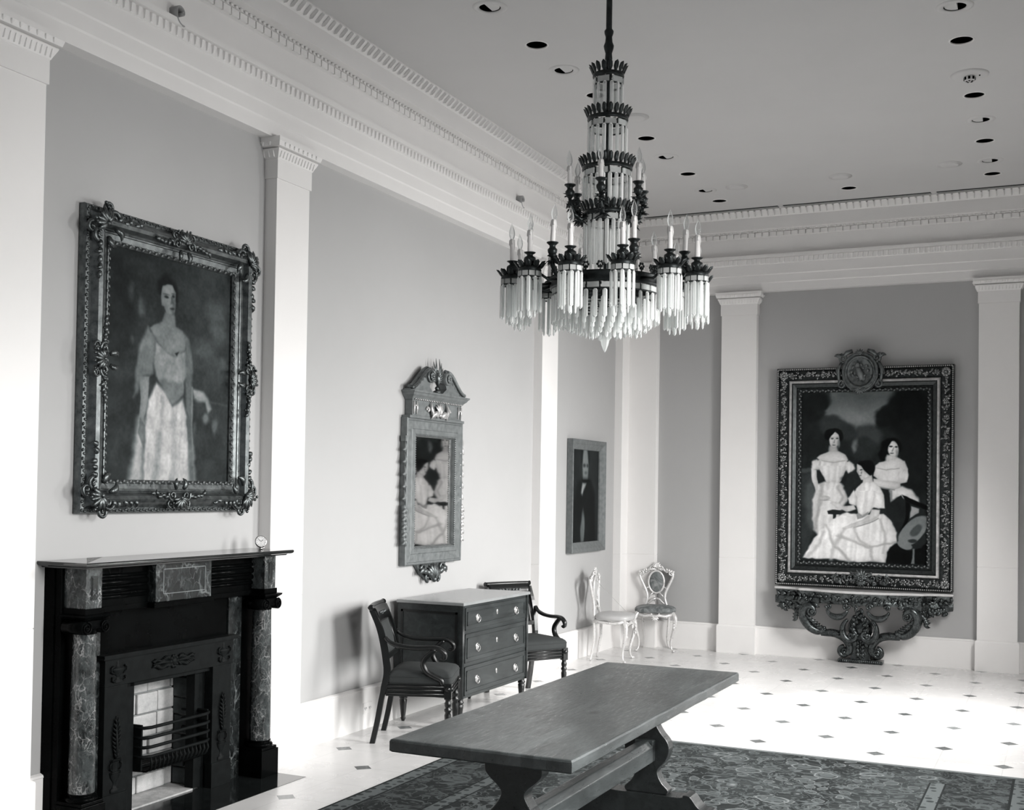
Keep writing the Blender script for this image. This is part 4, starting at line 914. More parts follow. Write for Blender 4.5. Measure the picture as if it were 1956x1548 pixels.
for k, (u, z, ax) in enumerate(((.085, .085, R(225)), (PW - .085, .085, R(-45)), (PW - .085, PH - .085, R(45)), (.085, PH - .085, R(135)))):
    m = MB(); cluster(m, u, z, ax, .150, .066, 10 + k, True)
    m.build('corner_carving', MAT['gilt_b'], f1)
for k, (u, z, ax) in enumerate(((PW / 2, .075, R(-90)), (PW - .075, PH / 2, 0), (PW / 2, PH - .075, R(90)), (.075, PH / 2, R(180)))):
    m = MB(); cluster(m, u, z, ax, .125, .078, 30 + k); m.build('centre_carving', MAT['gilt_b'], f1)
o = canvas('canvas', painting(PAINT_LADY, .915, 1.145, 260, 58, 3, 11), .915, 1.145, MAT['paint'], P1, -.018, .64); o.location = (.163, 0, .150)
MB().box((.01, -.008, .01), (PW - .01, 0, PH - .01)).build('back_board', MAT['wood_dark'], P1)

# ------------------------------------------------------------------ portrait of a man between the pilasters
P2 = thing('framed_painting', 'small dark portrait of a man in a bow tie, in a plain grey frame', 'painting', (.004, 10.072, 1.0), R(90), 'framed paintings on the walls')
m = MB(); sweep_frame(m, .868, 1.060, [(0, 0), (0, .058), (.010, .062), (.016, .060), (.040, .046), (.044, .048), (.086, .026), (.092, .026), (.096, .012)]); m.build('frame', MAT['gilt_c'], P2)
o = canvas('canvas', painting(PAINT_MAN, .676, .868, 90, 40, 5, 4), .676, .868, MAT['paint'], P2, -.014, .7); o.location = (.096, 0, .096)

# ------------------------------------------------------------------ the three women
QW, QH = 1.628, 2.098
P3 = thing('framed_painting', 'huge painting of three women in white gowns in a carved frame', 'painting', (1.602, YF - .004, .697), 0, 'framed paintings on the walls')
m = MB(); sweep_frame(m, QW, QH, [(0, 0), (0, .070), (.004, .078), (.022, .084), (.028, .072), (.034, .066), (.070, .070), (.110, .066), (.118, .072), (.128, .088), (.146, .090), (.152, .082), (.156, .066), (.186, .050), (.190, .042), (.196, .046), (.202, .040), (.214, .046), (.228, .044), (.234, .036), (.236, .020)])
f3_ = m.build('frame', MAT['gilt_dark'], P3)
m = MB(); sweep_frame(m, QW, QH, [(.120, .078), (.129, .0895), (.146, .0915), (.151, .082)]); m.build('bright_fillet', MAT['gilt_light'], f3_)
m = MB()
for u, z, a, i in rect_path(QW, QH, .013, .0185): m.ball((u, -.084, z), .0068, 6)
m.build('beading', MAT['gilt_light'], f3_)
m = MB()
for u, z, a, i in rect_path(QW, QH, .220, .026): leaf(m, (u, z), a + (.6 if i % 2 else -.6), .022, .010, .042, .4, 1)
m.build('inner_leaf_edge', MAT['gilt_c'], f3_)
m = MB(); rng = random.Random(12); band = []
for u, z, a, i in rect_path(QW, QH, .070, .048):
    band.append((u, z))
    if i % 3 == 1: rosette(m, u + rng.uniform(-.006, .006), z + rng.uniform(-.006, .006), rng.uniform(.024, .032), .074, rng.choice((5, 6)), rng.random() * 6)
    else: m.ball((u + rng.uniform(-.01, .01), -.084, z + rng.uniform(-.01, .01)), rng.uniform(.008, .014), 7)
    for k in range(5):
        aa = rng.uniform(0, 2 * PI); pu, pz = u + rng.uniform(-.018, .018), z + rng.uniform(-.018, .018)
        leaf(m, (pu, pz), aa, rng.uniform(.022, .036), rng.uniform(.012, .018), rng.uniform(.066, .084), rng.uniform(.2, .9), rng.choice((-1, 1)))
for (u, z, sa) in ((.07, .07, 0), (QW - .07, .07, 1), (QW - .07, QH - .07, 2), (.07, QH - .07, 3)): rosette(m, u, z, .048, .080, 8, .2)
m.build('floral_carving', MAT['gilt_flower'], f3_)
# ribbon bow cluster at the bottom centre
m = MB(); rng = random.Random(5)
for s in (-1, 1):
    for k in range(10):
        a = R(20 + 16 * k); r0 = .10
        u = QW / 2 + s * (.06 + .022 * k); z = .085 + .045 * math.sin(k * 1.7)
        m.box((-.009, -.006, -.020), (.009, .006, .020), T(u, -.100 - .012 * math.sin(k * 2.1), z) @ RY(rng.uniform(-1.2, 1.2)) @ RX(rng.uniform(-.5, .5)) @ RZ(rng.uniform(-.6, .6)))
    spiral(m, QW / 2 + s * .10, .10, .05, 1.1, R(90), s, .095, .011); spiral(m, QW / 2 + s * .21, .075, .042, 1.2, R(90), -s, .092, .010)
shell(m, QW / 2, .10, .085, R(90), .095, 9, 190); shell(m, QW / 2, .07, .06, R(-90), .10, 7, 150)
rosette(m, QW / 2, .095, .035, .115, 7)
m.build('ribbon_carving', MAT['gilt_a'], f3_)
# medallion at the top
m = MB(); cu, cz = .790, 2.045
M_ = T(cu, 0, cz) @ RX(R(90))
m.lathe([(.001, .100), (.110, .100), (.118, .106), (.124, .118), (.134, .122), (.140, .116), (.142, .106), (.152, .104), (.160, .112), (.168, .108), (.172, .09), (.172, .0)], n=44, M=M_ @ S(1, 1.12, 1)); m.f = [f[::-1] for f in m.f]
for s in (-1, 1):
    spiral(m, cu + s * .150, cz + .135, .042, 1.2, R(-90), s, .10, .015); spiral(m, cu + s * .165, cz - .115, .040, 1.2, R(90), -s, .10, .014)
    m.tube([(cu + s * .165, -.10, cz + .10), (cu + s * .205, -.11, cz + .02), (cu + s * .190, -.10, cz - .09)], [.014, .022, .012], 8)
    leaf(m, (cu + s * .17, cz + .14), R(90 - s * 50), .07, .03, .09, .5, -s); rosette(m, cu + s * .175, cz + .165, .020, .10, 5)
    m.tube([(cu + s * .07, -.10, cz + .20), (cu + s * .12, -.11, cz + .185), (cu + s * .16, -.10, cz + .145)], [.020, .022, .012], 8)
shell(m, cu, cz + .165, .055, R(90), .115, 7, 150); shell(m, cu, cz - .155, .065, R(-90), .105, 7, 150)
md = m.build('medallion', MAT['gilt_a'], f3_)
m = MB(); rng = random.Random(6)
m.tube([(cu - .03, -.108, cz + .05), (cu - .012, -.118, cz + .02), (cu + .01, -.122, cz - .03), (cu + .02, -.112, cz - .075)], [.014, .022, .028, .020], 8)
m.ball((cu - .022, -.118, cz + .062), (.022, .012, .024), 9)
for k in range(16):
    a = rng.uniform(0, 2 * PI); q = rng.uniform(.03, .09); leaf(m, (cu + q * math.cos(a), cz + q * math.sin(a)), a + 1.3, .03, .014, .100, .5, 1)
m.build('medallion_relief', MAT['gilt_c'], f3_)
o = canvas('canvas', painting(PAINT_THREE, 1.156, 1.626, 310, 30, 9, 5), 1.156, 1.626, MAT['paint'], P3, -.022, 1.2); o.location = (.236, 0, .236)
MB().box((.01, -.012, .01), (QW - .01, 0, QH - .01)).build('back_board', MAT['wood_dark'], P3)

# ------------------------------------------------------------------ pier mirror
MW, MH = .828, 1.028
PM = thing('wall_mirror', 'tall gilt pier mirror with scrolled broken pediment over the chest of drawers', 'mirror', (.004, 7.065, 1.043), R(90))
m = MB(); sweep_frame(m, MW, MH, [(0, 0), (0, .048), (.008, .054), (.016, .054), (.022, .046), (.074, .046), (.080, .050), (.112, .050), (.118, .042), (.126, .030)]); mf = m.build('frame', MAT['gilt_c'], PM, bevel=.001)
m = MB(); sweep_frame(m, MW, MH, [(.108, .049), (.113, .054), (.120, .050), (.127, .034), (.130, .022)]); 
for u, z, a, i in rect_path(MW, MH, .117, .016): m.ball((u, -.052, z), .005, 6)
m.build('inner_beading', MAT['gilt_c'], mf)
MB().box((.122, -.024, .075), (MW - .122, -.018, MH - .075)).build('mirror_glass', MAT['mirror'], PM)
MB().box((.01, -.018, .01), (MW - .01, 0, MH - .01)).build('back_board', MAT['wood_dark'], PM)
# frieze block and cornice
m = MB().box((.05, -.060, MH), (MW - .05, 0, MH + .125)); m.box((.01, -.066, MH - .004), (MW - .01, 0, MH + .016)); fz = m.build('frieze', MAT['gilt_c'], PM, bevel=.002)
m = MB()
def cr(d, z): return [(.045 - d, -.060 - d, z), (MW - .045 + d, -.060 - d, z), (MW - .045 + d, 0, z), (.045 - d, 0, z)]
m.quadring([cr(0, MH + .125), cr(.008, MH + .135), cr(.012, MH + .142), cr(.030, MH + .158), cr(.036, MH + .170), cr(.046, MH + .178), cr(.046, MH + .188), cr(-.3, MH + .188)])
m.build('cornice', MAT['gilt_c'], PM)
m = MB()
for i in range(27): m.ball((.075 + i * .0262, -.070, MH + .130), .007, 6)
for s in (0, 1):
    x = .085 + s * (MW - .17)
    for q in (-.020, .020): m.tube([(x + q, -.062, MH + .025), (x + q, -.066, MH + .07), (x + q, -.062, MH + .115)], [.005, .009, .007], 7)
    m.ball((x, -.066, MH + .085), .008, 7)
m.build('bead_and_pendants', MAT['gilt_light'], fz)
m = MB(); shell(m, MW / 2, MH + .035, .085, R(90), .066, 5, 70)
for s in (-1, 1):
    spiral(m, MW / 2 + s * .085, MH + .050, .034, .8, R(180 if s > 0 else 0), s, .068, .013); leaf(m, (MW / 2 + s * .02, MH + .02), R(90 - s * 50), .10, .030, .066, .9, -s)
    spiral(m, MW / 2 + s * .150, MH + .062, .026, .8, R(0 if s > 0 else 180), s, .066, .010); leaf(m, (MW / 2 + s * .06, MH + .02), R(90 - s * 70), .12, .026, .064, .8, s)
m.ball((MW / 2, -.078, MH + .075), (.022, .012, .040), 10)
m.build('leaf_ornament', MAT['gilt_light'], fz)
# swan-neck pediment
def swan(s):
    m = MB(); c0 = MW / 2; z0 = MH + .188; top = []; n = 16
    for i in range(n):
        t = i / (n - 1); u = .395 - .265 * t; z = z0 + .012 + .150 * (3 * t * t - 2 * t ** 3) ** 1.0; top.append((c0 + s * u, z))
    low = [(c0 + s * (.395 - (.265) * (i / (n - 1)) * .98), z0 + max(0, (.09 * (3 * (i / (n - 1)) ** 2 - 2 * (i / (n - 1)) ** 3)) - .02) * 0) for i in range(n)]
    outline = top + [(c0 + s * .095, z0 + .10), (c0 + s * .13, z0 + .045), (c0 + s * .075, z0 + .010), (c0, z0), (c0 + s * .395, z0)]
    m.prism(outline, -.060, -.004)
    rail = MB(); rail.tube([(u, -.070, z + .006) for u, z in top], .013, 8, up=(0, 1, 0)); rail.tube([(u, -.045, z + .010) for u, z in top], .018, 8, up=(0, 1, 0))
    rail.lathe([(.046, 0), (.046, .075), (.038, .080), (.034, .078)], n=24, M=T(c0 + s * .128, 0, z0 + .118) @ RX(R(90)), cap=True)
    rosette(rail, c0 + s * .128, z0 + .118, .034, .080, 7)
    for k in range(5): rosette(rail, c0 + s * (.190 + .036 * k), z0 + .112 - .024 * k, .013 - .0012 * k, .060, 5)
    return m, rail
for s in (-1, 1):
    a, b = swan(s); pd = a.build('pediment_half', MAT['gilt_c'], PM, fix=True); b.build('scroll_rail', MAT['gilt_a'] if s < 0 else MAT['gilt_c'], pd)  # left rail darker, right paler: side light put into the gilt
# bird finial with raised wings
m = MB(); c0 = MW / 2; z0 = MH + .19
m.ball((c0, -.050, z0 + .012), (.030, .03, .016), 12); m.ball((c0, -.050, z0 + .040), (.016, .016, .016), 10)
m.tube([(c0 + .012, -.050, z0 + .055), (c0, -.055, z0 + .085), (c0 - .008, -.058, z0 + .118), (c0 - .016, -.060, z0 + .150)], [.008, .021, .022, .010], 10); m.ball((c0 - .020, -.062, z0 + .158), (.014, .012, .012), 9)
m.tube([(c0 - .030, -.062, z0 + .156), (c0 - .044, -.062, z0 + .148)], [.005, .001], 6)
for s in (-1, 1):
    for k in range(6):
        L = .14 - .014 * k; a = R(90 - s * (12 + 17 * k)); b0 = (c0 + s * .012, z0 + .115 - .004 * k)
        m.tube([(b0[0], -.055, b0[1]), (b0[0] + L * .5 * math.cos(a), -.060, b0[1] + L * .5 * math.sin(a)), (b0[0] + L * math.cos(a - s * -.12), -.052, b0[1] + L * math.sin(a - s * -.12))], [.006, .011, .002], 6, flat=.5, up=(0, 1, 0))
m.build('bird_finial', MAT['gilt_a'], PM)
# side garlands and bottom drop
for s in (0, 1):
    m = MB(); x = -.006 + s * (MW + .012); q = -1 if s == 0 else 1
    m.box((x - .012, -.05, .86), (x + .012, -.01, .90))
    for k in range(5):
        z = .86 - k * .085; m.tube([(x, -.038, z), (x + q * .004, -.046, z - .04), (x, -.038, z - .08)], [.006, .010, .006], 7)
        for w_ in (-1, 1): leaf(m, (x, z - .04), R(-90 + w_ * 40), .04, .016, .036, .4, w_)
    for k in range(5):
        z = .40 - k * .055; m.ball((x + q * .004, -.040, z), (.018, .018, .026), 8); leaf(m, (x, z), R(-90 - q * 30), .05, .02, .04, .4, q); leaf(m, (x, z), R(-90 + q * 30), .05, .02, .04, .4, q)
    m.build('side_garland', MAT['gilt_light'] if s else MAT['gilt_c'], mf)  # right garland paler than left, side light toned into the gilt
m = MB()
m.prism([(.19, 0), (.63, 0), (.60, -.03), (.55, -.075), (.47, -.115), (.41, -.125), (.35, -.115), (.27, -.075), (.22, -.03)], -.030, -.004)
shell(m, MW / 2, -.115, .12, R(90), .034, 7, 100)
for s in (-1, 1):
    spiral(m, MW / 2 + s * .135, -.038, .040, 1.1, R(90 - s * 90), s, .038, .013); spiral(m, MW / 2 + s * .075, -.095, .034, 1.1, R(-90), s, .038, .012)
    for k in range(3): leaf(m, (MW / 2 + s * (.05 + .04 * k), -.10 + .025 * k), R(90 - s * (20 + 25 * k)), .075, .03, .032, .7, -s)
m.build('leaf_drop', MAT['gilt_a'], PM, fix=True)
# ------------------------------------------------------------------ carpet
o = MB().box((-1.57, -2.87, 0), (1.57, 2.87, .009)).build('carpet', MAT['rug']); o.location = (2.45, 4.37, .0005)
tag(o, 'large dark patterned oriental carpet under the long table', 'carpet')

# ------------------------------------------------------------------ refectory table
RT = thing('refectory_table', 'long heavy trestle table with a thick worn plank top on the carpet', 'table', (2.4925, 4.355, 0))
m = MB()
def edge_ring(d, z, k):
    rng = random.Random(3); out = []
    for i in range(60):
        t = i / 60
        if t < .25: x, y = -.3225 + .645 * (t / .25), -1.005
        elif t < .5: x, y = .3225, -1.005 + 2.01 * ((t - .25) / .25)
        elif t < .75: x, y = .3225 - .645 * ((t - .5) / .25), 1.005
        else: x, y = -.3225, 1.005 - 2.01 * ((t - .75) / .25)
        j = rng.uniform(-.0022, .0022); x += j * (1 if x > 0 else -1); y += j * (1 if y > 0 else -1)
        s = 1 - d / .32; sy = 1 - d / 1.0; out.append((x * s, y * sy, z))
    return out
m.quadring([edge_ring(.006, .717, 0), edge_ring(.0, .722, 0), edge_ring(.0, .752, 0), edge_ring(.003, .758, 0), edge_ring(.008, .760, 0)])
n0 = len(m.v); m.f.append(tuple(range(n0 - 60, n0))); m.s.append(False); m.f.append(tuple(range(0, 60))[::-1]); m.s.append(False)
m.build('tabletop', MAT['wood_table'], RT)
half = [(.095, .25), (.100, .27), (.070, .30), (.052, .335), (.054, .36), (.085, .395), (.102, .44), (.096, .48), (.066, .515), (.045, .55), (.050, .575), (.085, .605), (.105, .63), (.105, .665), (.092, .690), (.092, .716)]
hs = smooth_half(half); outline = hs + [(-x, z) for x, z in hs[::-1]]
fh = smooth_half([(.0, .250), (.155, .250), (.175, .262), (.205, .258), (.235, .222), (.262, .205), (.292, .200), (.318, .165), (.322, .120), (.345, .085), (.352, .040), (.335, .010)])
foot = fh + [(.20, .010), (.17, .035), (0, .045)]; foot = foot + [(-x, z) for x, z in foot[::-1] if x > 0]
for y in (-.705, .695):
    MB().prism(outline, y - .032, y + .032).build('trestle', MAT['wood_base_shade'], RT, bevel=.003, fix=True)
    MB().prism(foot, y - .05, y + .05).build('trestle_foot', MAT['wood_base_shade'], RT, bevel=.004, fix=True)
    MB().prism([(-.25, .717), (-.22, .690), (.22, .690), (.25, .717)], y - .05, y + .05).build('cleat', MAT['wood_base_shade'], RT, bevel=.003)
m = MB().prism([(-.042, .395), (.042, .395), (.042, .462), (.020, .485), (-.020, .485), (-.042, .462)], -.80, .63); m.build('stretcher', MAT['wood_table'], RT, bevel=.003)
m = MB().box((-.040, .625, .395), (.040, .668, .488)); m.build('stretcher_block', MAT['wood_table'], RT, bevel=.002)
m = MB().box((-.012, -.79, .37), (.012, -.765, .51)); m.build('stretcher_peg', MAT['wood_table'], RT, bevel=.002)

# ------------------------------------------------------------------ chest of drawers
CD = thing('chest_of_drawers', 'three-drawer mahogany chest with brass ring pulls below the pier mirror', 'chest of drawers', (.058, 7.49, 0), R(90))
m = MB().box((-.52, -.492, .185), (.52, -.002, .805)); m.build('body', MAT['veneer'], CD, bevel=.002)
m = MB()
def tp(d, z): return [(-.536 - d, -.512 - d, z), (.536 + d, -.512 - d, z), (.536 + d, .0, z), (-.536 - d, .0, z)]
m.quadring([tp(-.01, .803), tp(0, .806), tp(0, .822), tp(-.004, .826), tp(-.25, .8262)]); m.f.append(tuple(len(m.v) - 4 + i for i in range(4))); m.s.append(False)
m.build('top', simple('sheen_toned_veneer', .26, .22, 0, .12, 7, spec=.8), CD)  # pale base colour carries the grazing sheen on the top
for s in (-1, 1):
    m = MB().box((s * .506, -.500, .185), (s * .524, -.478, .805)); m.tube([(s * .505, -.500, .19), (s * .505, -.500, .80)], .006, 8).tube([(s * .519, -.500, .19), (s * .519, -.500, .80)], .006, 8)
    m.build('corner_stile', MAT['veneer'], CD)
    m = MB()
    for (a, b, c, d) in ((-.46, .23, -.03, .245), (-.46, .745, -.03, .76), (-.46, .23, -.445, .76), (-.045, .23, -.03, .76)): m.box((s * .519, a, b), (s * .526, c, d))
    m.build('side_panel_moulding', MAT['wood_dark'], CD)
for k, (z0, z1) in enumerate(((.638, .786), (.420, .612), (.205, .394))):
    d = MB().box((-.485, -.500, z0), (.485, -.470, z1)); dr = d.build('drawer', MAT['veneer'], CD, bevel=.002)
    m = MB(); zc = (z0 + z1) / 2
    i_ = .028
    for (a, b, c, e) in ((-.485 + i_, z0 + i_, .485 - i_, z0 + i_ + .006), (-.485 + i_, z1 - i_ - .006, .485 - i_, z1 - i_), (-.485 + i_, z0 + i_, -.485 + i_ + .006, z1 - i_), (.485 - i_ - .006, z0 + i_, .485 - i_, z1 - i_)):
        m.box((a, -.5045, b), (c, -.498, e))
    for (a, b, c, e) in ((-.485, z0, .485, z0 + .004), (-.485, z1 - .004, .485, z1), (-.485, z0, -.481, z1), (.481, z0, .485, z1)): m.box((a, -.5035, b), (c, -.498, e))
    m.build('drawer_moulding', MAT['veneer'], dr)
    for u in (-.305, .305):
        h = MB().lathe([(.001, .012), (.006, .012), (.008, .006), (.012, .005), (.021, .004), (.023, .002), (.023, 0)], n=20, M=T(u, -.500, zc - .002) @ RX(R(90)) @ S(1, 1.15, 1))
        pts = [(u + .019 * math.sin(a), -.514 + .002 * math.cos(a), zc - .014 - .019 * -math.cos(a) * -1 * 1) for a in [i * 2 * PI / 20 for i in range(21)]]
        h.tube(pts, .0026, 6, caps=False); h.ball((u, -.512, zc + .012), .005, 8); h.build('handle', MAT['brass'], dr)
    e = MB().lathe([(.001, .004), (.010, .004), (.012, .002), (.012, 0)], n=16, M=T(0, -.500, zc + .012) @ RX(R(90)) @ S(1, 1.6, 1)); eo = e.build('escutcheon', MAT['brass'], dr)
    MB().ball((0, -.5043, zc + .014), (.0022, .001, .003), 6).box((-.001, -.5052, zc + .004), (.001, -.504, zc + .012)).build('keyhole', MAT['void'], dr)
for sx in (-1, 1):
    for y in (-.470, -.040):
        MB().lathe([(.010, 0), (.013, .010), (.018, .02), (.014, .028), (.017, .05), (.024, .12), (.026, .145), (.021, .150), (.028, .158), (.028, .166), (.022, .170), (.024, .186)], n=18, c=(sx * .492, y, 0)).build('leg', MAT['wood_dark'], CD)

# ------------------------------------------------------------------ black armchairs
def make_armchair(label, loc, rz):
    t = thing('armchair', label, 'armchair', loc, rz, 'ebonised armchairs flanking the chest of drawers')
    Y = lambda d: .235 - d
    prof = [(0, 0), (.028, .13), (.054, .28), (.082, .41), (.084, .47), (.066, .585), (.036, .705), (-.012, .815)]
    for s in (-1, 1):
        def stile(sc, a, b):
            pts = smooth_half(prof[a:b], 4); m = MB(); w = .015
            rings = []
            for i, (d, z) in enumerate(pts):
                d0, z0 = pts[max(i - 1, 0)]; d1, z1 = pts[min(i + 1, len(pts) - 1)]; tx, tz = d1 - d0, z1 - z0; L = math.hypot(tx, tz); nx, nz = tz / L, -tx / L
                th = .0205 if z > .35 else .0165; x = s * (.200 - .004 * abs(z - .4))
                rings.append([(x - w, Y(d - nx * th), z - nz * th * -1 * 0), (x + w, Y(d - nx * th), z), (x + w, Y(d + nx * th), z), (x - w, Y(d + nx * th), z)])
            m.quadring(rings); m.f.append((3, 2, 1, 0)); m.s.append(False); k = len(m.v); m.f.append((k - 4, k - 3, k - 2, k - 1)); m.s.append(False); return m
        stile(s, 0, 5).build('rear_leg', MAT['wood_dark'], t, fix=True)
        stile(s, 4, 8).build('back_stile', MAT['wood_dark'], t, fix=True)
        MB().lathe([(.008, 0), (.012, .008), (.013, .02), (.010, .03), (.015, .06), (.019, .14), (.021, .185), (.016, .20), (.022, .21), (.022, .222), (.015, .228), (.021, .245), (.021, .26), (.016, .268), (.018, .285)], n=18, c=(s * .199, Y(.466), 0)).build('front_leg', MAT['wood_dark'], t)
        fb_ = MB().box((s * .199 - .022, Y(.466) - .022, .283), (s * .199 + .022, Y(.466) + .022, .378)).build('leg_block', MAT['wood_dark'], t, bevel=.002)
        MB().lathe([(.017, 0), (.016, .006), (.010, .010), (.001, .012)], n=18, M=T(s * .199, Y(.466) - .022, .345) @ RX(R(90))).lathe([(.017, 0), (.016, .006), (.010, .010), (.001, .012)], n=18, M=T(s * .221, Y(.466), .345) @ RZ(s * R(90)) @ RX(R(90))).build('boss', MAT['wood_dark'], fb_)
        arm = smooth_half([(.070, .655), (.110, .622), (.18, .602), (.27, .596), (.35, .600), (.405, .594), (.440, .570), (.446, .545), (.432, .528), (.416, .536)], 3)
        ar = MB().tube([(s * (.208 + .010 * min(1, d / .3)), Y(d), z) for d, z in arm], [.020 if 3 < i < 20 else .017 - (.004 if i > 22 else 0) for i in range(len(arm))], 10, flat=.78, up=(0, 0, 1)).build('arm', MAT['wood_dark'], t)
        sup = smooth_half([(.385, .590), (.350, .560), (.318, .525), (.312, .490), (.335, .450), (.385, .420), (.425, .400), (.430, .372)], 3)
        MB().tube([(s * .216, Y(d), z) for d, z in sup], [.017 + .004 * math.sin(PI * i / len(sup)) for i in range(len(sup))], 10, flat=.9, up=(0, 1, 0)).build('arm_support', MAT['wood_dark'], t)
    # crest with a rolled top, carved in the middle
    m = MB(); rg = []
    for i in range(13):
        x = -.192 + .384 * i / 12; bow = .018 * (1 - (x / .192) ** 2)
        rg.append([(x, Y(.020 - bow) - .014, .745), (x, Y(.012 - bow) - .014, .79), (x, Y(-.006 - bow) - .012, .828), (x, Y(-.022 - bow) + .010, .845), (x, Y(-.030 - bow) + .016, .832), (x, Y(-.004 - bow) + .010, .79), (x, Y(.016 - bow) + .010, .745)])
    m.quadring(rg, smooth=True); m.f.append(tuple(range(7))[::-1]); m.s.append(False); m.f.append(tuple(len(m.v) - 7 + i for i in range(7))); m.s.append(False)
    cr_ = m.build('crest_rail', MAT['wood_dark'], t, fix=True)
    m = MB().tube([(x, Y(-.020 - .018 * (1 - (x / .215) ** 2)), .836) for x in [-.215 + .43 * i / 12 for i in range(13)]], .016, 12, up=(0, 0, 1))
    for s in (-1, 1): m.lathe([(.001, .006), (.008, .005), (.016, .004), (.019, 0)], n=18, M=T(s * .212, Y(-.020), .836) @ RY(s * R(90)))
    m.build('crest_roll', MAT['wood_dark'], cr_)
    m = MB(); yy = Y(.012 - .017) - .018
    for s in (-1, 1):
        spiral(m, s * .035, .787, .014, 1.1, R(90), s, -yy, .003, 18); spiral(m, s * .075, .787, .012, 1.1, R(-90), -s, -yy - .002, .0028, 18)
        for k in range(3): leaf(m, (s * (.02 + .03 * k), .787), R(90 - s * 70), .026, .009, -yy, .4, s)
    rosette(m, 0, .787, .013, -yy, 6); m.build('crest_carving', MAT['gilt_a'], cr_)
    # upholstered back panel and lower rail
    rg = []
    for j in range(9):
        z = .545 + .195 * j / 8; d = .071 - (z - .545) * .27; b = .016 * math.sin(PI * j / 8) + .004
        rg.append([(x, Y(d + b * (1 - (x / .165) ** 4) + .004) - .0, z) for x in [-.163 + .326 * i / 10 for i in range(11)]] + [(x, Y(d - .020), z) for x in [.163 - .326 * i / 10 for i in range(11)]])
    m = MB().quadring(rg, smooth=True); k = len(rg[0]); m.f.append(tuple(range(k))[::-1]); m.s.append(False); m.f.append(tuple(len(m.v) - k + i for i in range(k))); m.s.append(False)
    m.build('back_pad', MAT['fabric'], t, fix=True)
    MB().box((-.185, Y(.080) - .012, .515), (.185, Y(.062) + .012, .548)).build('lower_back_rail', MAT['wood_dark'], t, bevel=.004)
    for s in (-1, 1):
        m = MB()
        for q in (.168, .178): m.tube([(s * q, Y(.085), .548), (s * q, Y(.052), .65), (s * q, Y(.018), .75)], .0045, 6)
        m.build('stile_reeding', MAT['wood_dark'], t)
    # seat
    MB().box((-.185, Y(.455), .295), (.185, Y(.476), .375)).box((-.19, Y(.10), .295), (.19, Y(.075), .375)).box((-.212, Y(.45), .295), (-.190, Y(.08), .375)).box((.190, Y(.45), .295), (.212, Y(.08), .375)).build('seat_rail', MAT['wood_dark'], t, bevel=.002)
    m = MB()
    for z in (.312, .335, .358):
        for s in (-1, 1): m.tube([(s * .213, Y(.09), z), (s * .213, Y(.445), z)], .007, 8)
        m.tube([(-.18, Y(.478), z), (.18, Y(.478), z)], .007, 8, up=(0, 0, 1))
    m.build('reeding', MAT['wood_dark'], t)
    rg = []; H = .072
    def rrect(w, y0, y1, r, z, crown=0):
        pts = []
        for cx, cy, a0 in ((w - r, y1 - r, 0), (-w + r, y1 - r, 90), (-w + r, y0 + r, 180), (w - r, y0 + r, 270)):
            for q in range(6): a = R(a0 + 18 * q); pts.append((cx + r * math.cos(a), cy + r * math.sin(a), z))
        return pts
    y0, y1 = Y(.488), Y(.088); cyc = (y0 + y1) / 2
    lv = [(1.0, .372, 0), (1.012, .385, 0), (1.012, .418, 0), (.985, .432, 0), (.90, .446, 0), (.70, .458, 0), (.40, .464, 0), (.12, .466, 0)]
    for f_, z, _ in lv:
        base = rrect(.214, y0, y1, .025, z); rg.append([(x * f_, cyc + (y - cyc) * f_, z) for x, y, z in base])
    m = MB().quadring(rg, smooth=True); k = 24; m.f.append(tuple(len(m.v) - k + i for i in range(k))); m.s.append(True); m.f.append(tuple(range(k))[::-1]); m.s.append(False)
    m.build('seat', MAT['fabric'], t)
    m = MB().tube([p for p in rrect(.216, y0 - .002, y1 + .002, .025, .417)] + [rrect(.216, y0 - .002, y1 + .002, .025, .417)[0]], .0035, 6, caps=False); m.build('seat_piping', MAT['fabric'], t)
    return t
ac = make_armchair('black armchair with scrolled arms beside the near end of the chest, closest to the fireplace', (.439, 6.565, 0), R(111.2))
dup(ac, (.392, 8.345, 0), R(60), 'black armchair partly hidden beyond the far end of the chest of drawers')

